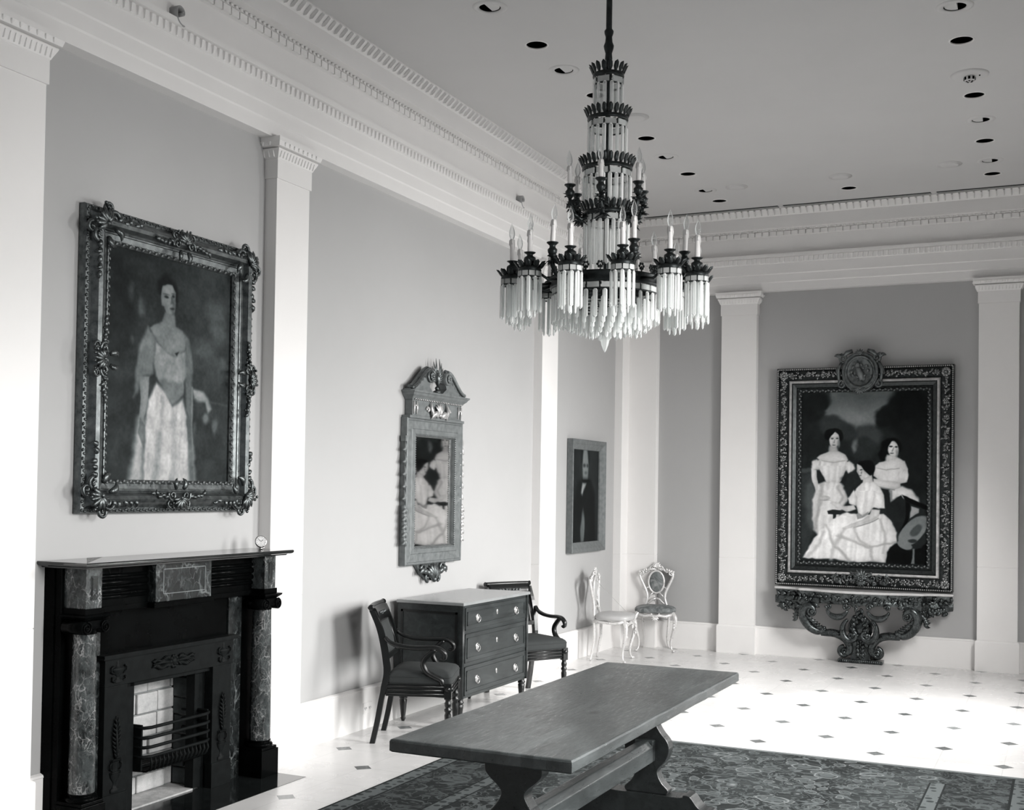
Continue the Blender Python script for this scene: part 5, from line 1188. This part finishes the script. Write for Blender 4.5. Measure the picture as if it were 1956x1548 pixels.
# ------------------------------------------------------------------ gilt side chairs
def make_gilt(label, loc, rz, seat_m, pad_m, pale):
    t = thing('side_chair', label, 'chair', loc, rz, 'gilt side chairs in the corner')
    g = MAT['chair_gilt']
    for s in (-1, 1):
        pts = smooth_half([(.165, .385), (.195, .345), (.200, .290), (.180, .200), (.160, .120), (.158, .055), (.172, .018), (.182, .006)], 4)
        w = [.024 - .016 * min(1, i / (len(pts) * .8)) + (.004 if i > len(pts) - 5 else 0) for i in range(len(pts))]
        fl = MB().tube([(s * x, -.135 - (x - .155) * .9, z) for x, z in pts], w, 10).ball((s * .184, -.164, .012), (.013, .013, .011), 8); lg = fl.build('front_leg', g, t)
        m = MB(); 
        for k in range(4): leaf(m, (s * .19, .35 - .03 * k), R(-90 - s * 10 * k), .04, .02, .17 + .0 * k, .5, s)
        m.ball((s * .198, -.178, .33), .014, 8); m.build('knee_carving', g, lg)
        pts = smooth_half([(.135, .40), (.132, .30), (.125, .20), (.118, .12), (.122, .05), (.135, .004)], 3)
        MB().tube([(s * x, .140 + max(0, .2 - z) * .18, z) for x, z in pts], [.014 - .004 * i / len(pts) for i in range(len(pts))], 8).build('rear_leg', g, t)
    # serpentine seat rail
    m = MB()
    fr_ = [(-.180, -.150, .375), (-.10, -.175, .352), (-.04, -.180, .362), (0, -.186, .345), (.04, -.180, .362), (.10, -.175, .352), (.180, -.150, .375)]
    m.tube(fr_, [.020, .016, .016, .022, .016, .016, .020], 8, up=(0, 0, 1))
    for s in (-1, 1): m.tube([(s * .18, -.150, .375), (s * .178, -.06, .358), (s * .160, .04, .366), (s * .140, .14, .375)], [.020, .015, .015, .018], 8, up=(0, 0, 1))
    m.tube([(-.14, .14, .375), (.14, .14, .375)], .016, 8, up=(0, 0, 1))
    rl = m.build('seat_rail', g, t)
    m = MB(); shell(m, 0, .345, .05, R(-90), .190, 5, 130)
    for s in (-1, 1): spiral(m, s * .045, .36, .02, 1, R(90), s, .186, .006, 14); spiral(m, s * .12, .355, .018, 1, R(-90), -s, .176, .006, 14)
    m.build('rail_carving', g, rl)
    # seat
    rg = []
    shape = [(.205, -.02), (.200, -.12), (.170, -.185), (.09, -.200), (0, -.205), (-.09, -.200), (-.170, -.185), (-.200, -.12), (-.205, -.02), (-.185, .08), (-.150, .140), (0, .15), (.150, .140), (.185, .08)]
    for f_, z in ((.93, .376), (1.0, .388), (1.02, .405), (1.0, .424), (.90, .438), (.6, .448), (.2, .451)): rg.append([(x * f_, y * f_, z) for x, y in shape[::-1]])
    m = MB().quadring(rg, smooth=True); k = 14; m.f.append(tuple(len(m.v) - k + i for i in range(k))); m.s.append(True); m.f.append(tuple(range(k))[::-1]); m.s.append(False)
    m.build('seat', seat_m, t, subd=1, fix=True)
    # back: stiles flare upward, oval pad in a ring, shell crest
    YB = lambda z: .145 + (z - .38) * .09
    bk_ = MB()
    for s in (-1, 1):
        p = smooth_half([(.118, .385), (.105, .44), (.088, .50), (.095, .56), (.130, .64), (.162, .71), (.165, .755), (.135, .775), (.095, .765)], 4)
        bk_.tube([(s * x, YB(z), z) for x, z in p], [.015 - .003 * abs(i / len(p) - .5) for i in range(len(p))], 8)
        spiral(bk_, s * .150, .750, .026, 1.0, R(90), s, -YB(.75) + .012, .010, 14)
    bf = bk_.build('back_frame', g, t)
    m = MB(); cz = .665
    m.tube([(.078 * math.cos(a), YB(cz) - .006, cz + .112 * math.sin(a)) for a in [i * 2 * PI / 32 for i in range(33)]], .011, 8, caps=False, up=(0, 1, 0))
    for s in (-1, 1):
        m.tube([(s * .030, YB(.55), .560), (s * .055, YB(.53), .535), (s * .085, YB(.5), .50)], [.008, .008, .006], 6)
        m.tube([(s * .072, YB(.6), .62), (s * .098, YB(.6), .60), (s * .105, YB(.6), .585)], .007, 6)
        m.tube([(s * .0, YB(.5), .500), (s * .035, YB(.49), .490), (s * .070, YB(.47), .455), (s * .095, YB(.45), .44)], [.013, .011, .009, .006], 6)
    m.build('oval_ring', g, bf)
    MB().ball((0, YB(cz) - .004, cz), (.072, .018, .105), 20).build('back_pad', pad_m, t)
    m = MB(); h = -YB(.8) + .008
    shell(m, 0, .815, .058, R(90), h, 7, 150); spiral(m, -.045, .800, .030, 1.2, R(0), 1, h, .009, 16); spiral(m, .045, .800, .030, 1.2, R(180), -1, h, .009, 16)
    for s in (-1, 1):
        m.tube([(s * .10, YB(.77), .765), (s * .075, YB(.78), .790), (s * .04, YB(.8), .800), (0, YB(.8), .785)], [.012, .014, .014, .012], 8)
        for k in range(4): leaf(m, (s * (.10 + .018 * k), .775 - .004 * k), R(90 - s * (20 + 20 * k)), .032, .016, h, .4, s)
    m.build('crest_carving', g, bf)
    m = MB().tube([(-.040, YB(.74) - .022, .745), (.110, -.10, .453)], .0014, 5); m.build('barrier_cord', MAT['hook_paint'], t)
    return t
make_gilt('ornate white-gold side chair with pale seat, side-on by the left wall', (.322, 10.462, 0), R(97), MAT['seat_pale'], MAT['seat_pale'], 1)
make_gilt('ornate white-gold side chair with mottled dark seat and oval back, facing out from the corner', (.449, 11.360, 0), R(16.7), MAT['damask'], MAT['damask'], 0)

# ------------------------------------------------------------------ console table under the three women
CT = thing('console_table', 'carved scroll-legged console table with a thin pale marble top below the three women', 'console table', (2.425, YF - .022, 0))
half_t = [(0, -.345), (.12, -.338), (.25, -.315), (.36, -.275), (.44, -.235), (.50, -.225), (.56, -.215), (.60, -.165), (.70, -.130), (.80, -.120), (.815, -.10), (.815, -.0)]
ht = smooth_half(half_t, 3)
def plan(f, z, d=0): return [(x * (1 - d / .8), (y + d) if y < -d else 0, z) for x, y in ht] + [(-x * (1 - d / .8), (y + d) if y < -d else 0, z) for x, y in ht[::-1]]
m = MB().quadring([plan(1, .662, .004), plan(1, .666), plan(1, .681), plan(1, .685, .004)]); k = len(ht) * 2
m.f.append(tuple(range(k))); m.s.append(False); m.f.append(tuple(3 * k + i for i in range(k))[::-1]); m.s.append(False)
m.build('marble_top', MAT['marble_top'], CT, fix=True)
m = MB().quadring([plan(1, .555, .030), plan(1, .580, .022), plan(1, .600, .026), plan(1, .640, .014), plan(1, .662, .010)]); ap = m.build('apron', MAT['console_gilt'], CT, fix=True)
def ypl(x):
    ax = abs(x)
    for (a, ya), (b, yb) in zip(half_t, half_t[1:]):
        if a <= ax <= b: return ya + (yb - ya) * ((ax - a) / (b - a + 1e-9))
    return -.1
for s in (-1, 1):
    m = MB(); n_ = 12; rings = []
    for i in range(n_ + 1):
        x = .36 + .45 * i / n_; yv = ypl(x) + .018; lo = .490 + .030 * abs(math.sin(i * 1.1)) - (.0 if i < n_ - 1 else -.02)
        if x < .5: lo = .545 - (x - .36) * .3
        rings.append([(s * x, yv, .60), (s * x, yv - .006, (.60 + lo) / 2), (s * x, yv, lo), (s * x, yv + .05, lo + .01), (s * x, yv + .05, .60)])
    m.quadring(rings, smooth=False); m.f.append((0, 1, 2, 3, 4)); m.s.append(False); m.f.append(tuple(len(m.v) - 5 + q for q in range(5))); m.s.append(False)
    m.build('apron_skirt', MAT['console_gilt'], ap, fix=True)
m = MB(); rng = random.Random(21)
for i in range(64):
    x = -.80 + 1.6 * (i + .5) / 64; hh = -(ypl(x) + .016)
    leaf(m, (x, .650 - rng.uniform(0, .05)), R(-90 + rng.uniform(-70, 70)), rng.uniform(.03, .055), rng.uniform(.014, .022), hh, rng.uniform(.2, .8), rng.choice((-1, 1)))
    if i % 3 == 0: m.ball((x, -hh - .006, .575 + rng.uniform(-.01, .02)), rng.uniform(.008, .013), 7)
for s in (-1, 1):
    for k in range(16):
        x = s * (.58 + .012 * k); hh = -(ypl(x) + .02); leaf(m, (x, .56 - rng.uniform(0, .06)), R(-90 - s * 20 + rng.uniform(-40, 40)), rng.uniform(.04, .06), .026, hh, rng.uniform(.4, .9), rng.choice((-1, 1)))
    for k in range(10):
        x = s * (.40 + .025 * k); hh = -(ypl(x) + .03); leaf(m, (x, .56 - .006 * k), R(-90 - s * 30 + rng.uniform(-30, 30)), .06, .024, hh, .6, rng.choice((-1, 1)))
m.build('apron_carving', MAT['console_gilt'], ap)
for s in (-1, 1):
    # big crescent lobes hanging from the apron
    m = MB(); p = []
    for i in range(15):
        a = R(200 + 140 * i / 14); p.append((s * (.185 + .100 * math.cos(a)), -.325, .545 + .105 * math.sin(a)))
    m.tube(p, [.010 + .020 * math.sin(PI * i / 14) for i in range(15)], 8)
    spiral(m, s * .105, .545, .032, 1.2, R(0), s, .325, .013, 18); spiral(m, s * .265, .540, .028, 1.2, R(180), -s, .31, .012, 18)
    m.build('apron_lobe', MAT['console_gilt'], ap)
    # upper scroll leg
    up_ = smooth_half([(.395, .530, -.26), (.455, .530, -.25), (.505, .490, -.235), (.515, .430, -.22), (.490, .365, -.20), (.440, .305, -.18), (.375, .278, -.165), (.320, .300, -.16)], 1)
    q3 = [(.40, .475, -.25), (.43, .515, -.25), (.475, .520, -.245), (.512, .480, -.235), (.518, .425, -.22), (.495, .365, -.20), (.445, .308, -.18), (.385, .282, -.165), (.340, .300, -.16), (.330, .330, -.16)]
    q3s = smooth_half([(a_[0], a_[1], a_[2], w_) for a_, w_ in zip(q3, [.016, .026, .035, .040, .042, .042, .040, .036, .028, .018])], 4)
    m = MB().tube([(s * x, y, z) for x, z, y, w_ in q3s], [p_[3] for p_ in q3s], 12)
    spiral(m, s * .425, .470, .045, 1.3, R(90), -s, .25, .018, 22); rosette(m, s * .425, .470, .022, .268, 6)
    for k in range(7): leaf(m, (s * (.50 - .02 * k), .46 - .028 * k), R(-90 - s * (20 + 12 * k)), .06, .024, .215 - .008 * k, .6, -s)
    for k in range(6): leaf(m, (s * (.53 + .01 * k), .52 - .02 * k), R(-90 + s * rng.uniform(0, 60)), .06, .026, .20, .6, s); m.ball((s * (.53 + rng.uniform(-.02, .05)), -.22, .47 + rng.uniform(-.05, .05)), .014, 7)
    m.build('upper_scroll', MAT['console_gilt'], CT)
    # lower scroll leg with beads, ending in a floor volute
    q4 = [(.360, .262, -.16), (.310, .270, -.155), (.250, .272, -.15), (.180, .250, -.14), (.125, .205, -.13), (.098, .150, -.125), (.100, .105, -.125), (.130, .075, -.125)]
    q4s = smooth_half([(a_[0], a_[1], a_[2], w_) for a_, w_ in zip(q4, [.024, .034, .038, .038, .036, .034, .030, .022])], 4)
    m = MB().tube([(s * x, y, z) for x, z, y, w_ in q4s], [p_[3] for p_ in q4s], 12)
    for k in range(9):
        t = k / 8 * 5.6; i = int(t); f_ = t - i; a_, b_ = q4[i], q4[i + 1]; m.ball((s * (a_[0] + (b_[0] - a_[0]) * f_), a_[2] - .036, a_[1] + (b_[1] - a_[1]) * f_), .0085, 7)
    spiral(m, s * .150, .100, .052, 1.5, R(90 if s > 0 else 90), -s, .125, .022, 26)
    m.lathe([(.046, 0), (.048, .05), (.040, .06)], n=18, M=T(s * .150, -.06, .095) @ RX(R(90)), cap=True)
    for k in range(4): leaf(m, (s * (.335 + .01 * k), .27 + .012 * k), R(90 - s * 30 * k), .05, .024, .165, .7, s)
    m.build('lower_scroll', MAT['console_gilt'], CT)
    # centre cartouche halves
    m = MB(); p = []
    for i in range(20):
        a = R(100 - s * 0) ; th = R(110 + 230 * i / 19); p.append((s * (-.0) + (-s) * (-.082) + (-s) * .072 * -math.cos(th) * -1, -.20, .315 + .100 * math.sin(th)))
    m.tube(p, [.014 + .016 * math.sin(PI * i / 19) for i in range(20)], 8)
    spiral(m, s * .066, .262, .046, 1.5, R(90), s, .205, .018, 24); spiral(m, s * .060, .385, .030, 1.2, R(-90), -s, .205, .013, 20)
    for k in range(4): leaf(m, (s * .03, .40 - .04 * k), R(90 - s * (50 + 20 * k)), .06, .026, .20, .6, s)
    m.build('cartouche_scroll', MAT['console_gilt'], CT)
m = MB().lathe([(.001, .045), (.07, .040), (.11, .02), (.12, 0)], n=24, M=T(0, -.14, .33) @ RX(R(90)) @ S(.95, 1.0, 1)); shell(m, 0, .43, .06, R(90), .20, 5, 120)
for k in range(7): m.ball((rng.uniform(-.03, .03), -.30 + .012 * k, .56 - .022 * k), rng.uniform(.012, .018), 8)
for k in range(8): leaf(m, (rng.uniform(-.03, .03), .56 - .02 * k), R(-90 + rng.uniform(-60, 60)), .045, .022, .29 - .012 * k, .5, rng.choice((-1, 1)))
m.build('cartouche', MAT['console_gilt'], CT)
m = MB().prism([(-.09, .03), (.09, .03), (.075, .12), (.085, .20), (.10, .25), (-.10, .25), (-.085, .20), (-.075, .12)], -.125, -.03)
for s in (-1, 1):
    spiral(m, s * .035, .150, .030, 1, R(90), s, .13, .011, 18); spiral(m, s * .035, .085, .028, 1, R(-90), -s, .13, .011, 18)
    for k in range(4): leaf(m, (s * .01, .06 + .04 * k), R(90 - s * 40), .05, .022, .128, .5, s)
shell(m, 0, .05, .045, R(90), .13, 5, 100); m.build('stem', MAT['console_gilt'], CT, fix=True)
m = MB().box((-.20, -.150, .0), (.20, -.02, .034))
for i in range(22): m.ball((-.195 + .0186 * i, -.150, .018), (.011, .010, .016), 7)
m.build('base', MAT['console_gilt'], CT)
# ------------------------------------------------------------------ chandelier
CX, CY = 2.407, 4.66
CHD = thing('chandelier', 'tiered crystal prism chandelier with unlit candle bulbs hanging from the ceiling', 'chandelier', (CX, CY, 0))
BR = MAT['bronze']
UR = Vector((math.cos(.4388), math.sin(.4388), 0)); UF = Vector((-math.sin(.4388), math.cos(.4388), 0))
def dirv(deg): a = R(deg); return UR * math.sin(a) - UF * math.cos(a)
def prism_mesh(L, w, name='prism'):
    m = MB(); n = 6
    rg = [[(w / 2 * f * math.cos(i * PI / 3), w * .30 * f * math.sin(i * PI / 3), z) for i in range(n)] for f, z in ((.5, 0), (1, -.006), (1, -L + .007), (.30, -L))]
    m.quadring(rg); m.f.append(tuple(range(n))); m.s.append(False); m.f.append(tuple(3 * n + i for i in range(n))[::-1]); m.s.append(False)
    return m
def crown(m, r, z, h=.040, n=None, flare=.014, lw=None):
    # ring of upright palmettes above a moulded band
    m.lathe([(r - .004, z - .010), (r + .002, z - .010), (r + .004, z - .004), (r + .002, z), (r + .004, z + .006), (r - .003, z + .008)], n=36)
    n = n or int(2 * PI * r / .022)
    for i in range(n):
        a = 2 * PI * i / n; c, s = math.cos(a), math.sin(a); w = 2 * PI * r / n * .52
        m.tube([((r + .001) * c, (r + .001) * s, z + .004), ((r + flare * .4) * c, (r + flare * .4) * s, z + h * .45), ((r + flare) * c, (r + flare) * s, z + h * .85), ((r + flare * 1.5) * c, (r + flare * 1.5) * s, z + h)],
               [w * .45, w, w * .85, w * .15], 6, flat=.35, up=(c, s, 0))
# rod with turned knops
m = MB().lathe([(.011, 2.30), (.011, 3.40), (.016, 3.405), (.014, 3.43), (.020, 3.45), (.022, 3.462), (.016, 3.478), (.014, 3.50), (.019, 3.515), (.020, 3.525), (.013, 3.535), (.0115, 4.30), (.06, 4.315), (.075, 4.335), (.075, 4.340)], n=20)
m.build('rod', BR, CHD)
TIERS = [('T1', .059, 3.330, 3.185, .024, .044), ('T2', .079, 3.145, 2.992, .024, .044), ('T3', .099, 2.935, 2.780, .025, .045), ('T4', .092, 2.745, 2.520, .024, .044)]
RING5 = (.228, 2.448)
prisms = []   # (parent, matrix, length key)
PM_ = {}
def pm(L, w):
    k = (round(L, 3), w)
    if k not in PM_: PM_[k] = prism_mesh(L, w)
    return k
def hang(parent, r, z, L, w, n, off=0, c=(0, 0)):
    k = pm(L, w)
    for i in range(n):
        a = 2 * PI * (i + off) / n; prisms.append((parent, T(c[0] + r * math.cos(a), c[1] + r * math.sin(a), z) @ RZ(a + PI / 2), k))
def gallery(m, r, z, h, n):
    # small square bevelled glasses between posts
    for i in range(n):
        a = 2 * PI * i / n; m.tube([(r * math.cos(a), r * math.sin(a), z), (r * math.cos(a), r * math.sin(a), z - h)], .0022, 5)
    m.lathe([(r - .002, z - h - .003), (r + .003, z - h - .003), (r + .003, z - h + .003), (r - .002, z - h + .003)], n=32)
def glasses(r, z, h, n, parent):
    m = MB()
    for i in range(n):
        a = 2 * PI * (i + .5) / n; w = PI * r / n * .82; m.box((-w, -.003, -h), (w, .003, 0), T(r * math.cos(a), r * math.sin(a), z) @ RZ(a + PI / 2))
    return m
for i, (nm, r, z, zb, w, ch) in enumerate(TIERS):
    n = int(2 * PI * r / .0265); m = MB(); crown(m, r + .004, z + .004, ch); gallery(m, r, z - .010, .028, n // 2)
    for k in range(3):
        a = k * 2 * PI / 3; m.tube([(0, 0, z), (r * math.cos(a), r * math.sin(a), z)], .003, 5)
    t = m.build('crown_ring', BR, CHD)
    glasses(r, z - .012, .024, n // 2, t).build('gallery_glass', MAT['crystal'], t)
    hang(t, r + .002, z - .034, z - .034 - zb, .017, n)
m = MB(); r, z = RING5
m.lathe([(r - .006, z - .022), (r + .006, z - .022), (r + .008, z - .014), (r + .004, z), (r + .006, z + .016), (r + .010, z + .022), (r - .004, z + .026)], n=48)
for i in range(24):
    a = 2 * PI * i / 24
    rosette(m, 0, 0, 0.0001, 0) if False else None
    for k in range(6): b = k * PI / 3; m.ball((.011 * math.cos(b), 0, .011 * math.sin(b)), (.006, .004, .006), 6, T(r * math.cos(a), r * math.sin(a), z + .046) @ RZ(a + PI / 2))
    m.tube([(r * math.cos(a), r * math.sin(a), z + .02), (r * math.cos(a), r * math.sin(a), z + .046)], .003, 5)
for k in range(6):
    a = k * PI / 3; m.tube([(0, 0, z + .01), (r * math.cos(a), r * math.sin(a), z)], .004, 6)
gallery(m, r - .006, z - .022, .026, 24)
hoop = m.build('main_hoop', BR, CHD)
glasses(r - .006, z - .024, .022, 24, hoop).build('gallery_glass', MAT['crystal'], hoop)
hang(hoop, r - .004, z - .052, .116, .020, 36)
hang(hoop, .190, z - .075, .112, .019, 30); hang(hoop, .150, z - .092, .110, .019, 24); hang(hoop, .108, z - .110, .106, .018, 18); hang(hoop, .066, z - .125, .104, .018, 11)
m = MB()
for rr, zz in ((.190, z - .072), (.150, z - .090), (.108, z - .108), (.066, z - .123)): m.lathe([(rr - .002, zz - .002), (rr + .002, zz - .002), (rr + .002, zz + .002), (rr - .002, zz + .002)], n=36)
for k in range(6):
    a = k * PI / 3; m.tube([(r * math.cos(a), r * math.sin(a), z - .03), (.108 * math.cos(a), .108 * math.sin(a), z - .108), (.02 * math.cos(a), .02 * math.sin(a), z - .14)], .003, 5)
m.build('cascade_rings', BR, hoop)
MB().lathe([(.001, 2.163), (.006, 2.170), (.016, 2.195), (.020, 2.215), (.014, 2.235), (.022, 2.248), (.012, 2.268), (.004, 2.30)], n=8, smooth=False).build('drop_finial', MAT['crystal'], CHD)
# candles, cups, arms
cup = MB().lathe([(.004, -.046), (.010, -.040), (.018, -.026), (.020, -.014), (.013, -.006), (.012, .002), (.020, .010), (.024, .013), (.024, .016), (.010, .017)], n=18)
cup_me = cup
sleeve = MB().lathe([(.0102, 0), (.0105, .020), (.0100, .05), (.0104, .080), (.0098, .092), (.006, .094)], n=14)
for i in range(4):
    a = i * 1.7; sleeve.tube([(.0102 * math.cos(a), .0102 * math.sin(a), .090), (.0112 * math.cos(a), .0112 * math.sin(a), .07), (.0106 * math.cos(a), .0106 * math.sin(a), .05 + .008 * i)], [.002, .003, .001], 5)
sleeve_me = sleeve.mesh('candle', MAT['candle'])
bulb = MB().lathe([(.0055, -.004), (.0075, .002), (.0115, .014), (.0125, .024), (.0108, .036), (.0062, .050), (.0022, .060), (.0006, .066)], n=16)
bulb_me = bulb.mesh('bulb', MAT['bulb'])
fil = MB().tube([(.002, 0, -.003), (.003, 0, .014), (0, 0, .024), (-.003, 0, .014), (-.002, 0, -.003)], .0008, 4)
def foliage(m, p, sz, seed, n=9):
    rng = random.Random(seed)
    for i in range(n):
        a = rng.uniform(0, 2 * PI); b = rng.uniform(-.6, 1.0); L = sz * rng.uniform(.6, 1.1); d = Vector((math.cos(a), math.sin(a), b)).normalized()
        q = Vector(p); m.tube([q, q + d * L * .5, q + d * L + Vector((0, 0, -L * .15))], [sz * .12, sz * .24, sz * .04], 6, flat=.5)
def candle(parent, x, y, z, lean=(0, 0), h=1.0):
    Ml = T(x, y, z) @ RX(lean[0]) @ RY(lean[1]) @ S(1, 1, h)
    place(sleeve_me, 'candle', parent, Ml); place(bulb_me, 'bulb', parent, T(x, y, z) @ RX(lean[0]) @ RY(lean[1]) @ T(0, 0, .094 * h))
rngc = random.Random(31)
# upper tier: six foliate arms
for k in range(6):
    d = dirv(-13 + 60 * k); m = MB(); P = lambda r_, z_: (d.x * r_, d.y * r_, z_)
    m.tube([P(.085, 2.735), P(.115, 2.715), P(.145, 2.735), P(.160, 2.775), P(.165, 2.800)], [.008, .012, .012, .010, .008], 8)
    for j, (rr, zz) in enumerate(((.10, 2.725), (.12, 2.715), (.14, 2.730), (.155, 2.760), (.163, 2.785))): foliage(m, P(rr, zz), .036, 100 + k * 9 + j, 9)
    foliage(m, P(.165, 2.812), .030, 200 + k, 11)
    m.merge(cup, T(*P(.165, 2.842))); a = m.build('upper_arm', BR, CHD)
    candle(a, *P(.165, 2.856), lean=(rngc.uniform(-.04, .04), rngc.uniform(-.04, .04)), h=.86)
# middle: six scrolled arms rising between the drums
for k in range(6):
    d = dirv(15 + 60 * k); m = MB(); P = lambda r_, z_: (d.x * r_, d.y * r_, z_)
    m.tube([P(.225, 2.455), P(.265, 2.440), (P(.305, 2.450)), P(.328, 2.485), P(.330, 2.53)], [.008, .009, .010, .010, .008], 8)
    foliage(m, P(.30, 2.45), .036, 300 + k, 9); foliage(m, P(.328, 2.50), .038, 320 + k, 12)
    m.lathe([(.006, 0), (.022, .006), (.012, .014), (.007, .02)], n=14, M=T(*P(.330, 2.515)))
    m.merge(cup, T(*P(.330, 2.560))); a = m.build('scroll_arm', BR, CHD)
    candle(a, *P(.330, 2.574), lean=(rngc.uniform(-.05, .05), rngc.uniform(-.05, .05)), h=1.0)
# outer: twelve drums of prisms each carrying a candle
for k in range(12):
    d = dirv(5 + 30 * k); c = (d.x * .395, d.y * .395); m = MB(); z = 2.466; rd = .044
    one = MB(); crown(one, rd, 0, .030, 10, .016); gallery(one, rd, -.008, .024, 10)
    for q in range(4): a = q * PI / 2; one.tube([(0, 0, .004), (rd * math.cos(a), rd * math.sin(a), 0)], .0035, 5)
    one.lathe([(.004, -.03), (.010, .004), (.014, .012), (.020, .028), (.024, .038), (.023, .048), (.013, .054), (.012, .060), (.022, .066), (.024, .069), (.008, .070)], n=18)
    for q in range(7):
        a = q * 2 * PI / 7; one.tube([(.020 * math.cos(a), .020 * math.sin(a), .012), (.030 * math.cos(a), .030 * math.sin(a), .030), (.036 * math.cos(a), .036 * math.sin(a), .040)], [.005, .008, .001], 5, flat=.5, up=(math.cos(a), math.sin(a), 0))
    m.merge(one, T(c[0], c[1], z)); m.tube([(d.x * .228, d.y * .228, z - .018), (d.x * .30, d.y * .30, z - .03), (d.x * .352, d.y * .352, z - .006)], [.006, .007, .005], 6)
    dr_ = m.build('prism_drum', BR, CHD)
    hang(dr_, rd + .002, z - .032, .142, .017, 10, k * .3, c); hang(dr_, rd * .5, z - .03, .165, .016, 4, .2, c)
    g = glasses(rd, 0, .020, 10, dr_); gg = MB().merge(g, T(c[0], c[1], z - .010)); gg.build('gallery_glass', MAT['crystal'], dr_)
    candle(dr_, c[0], c[1], z + .068, lean=(rngc.uniform(-.05, .05), rngc.uniform(-.05, .05)), h=1.0)
# the hundred nearest prisms as parts, the others as one
camp = CAM - Vector((CX, CY, 0))
prisms.sort(key=lambda p: (p[1].to_translation() - camp).length)
# prefer one from every tier in front
shared = {k: PM_[k].mesh('prism', MAT['crystal']) for k in PM_}
for par, Mx, k in prisms[:100]: place(shared[k], 'prism', par, Mx)
m = MB()
for par, Mx, k in prisms[100:]: m.merge(PM_[k], Mx)
m.build('prism_curtain', MAT['crystal'], CHD, kind='stuff')
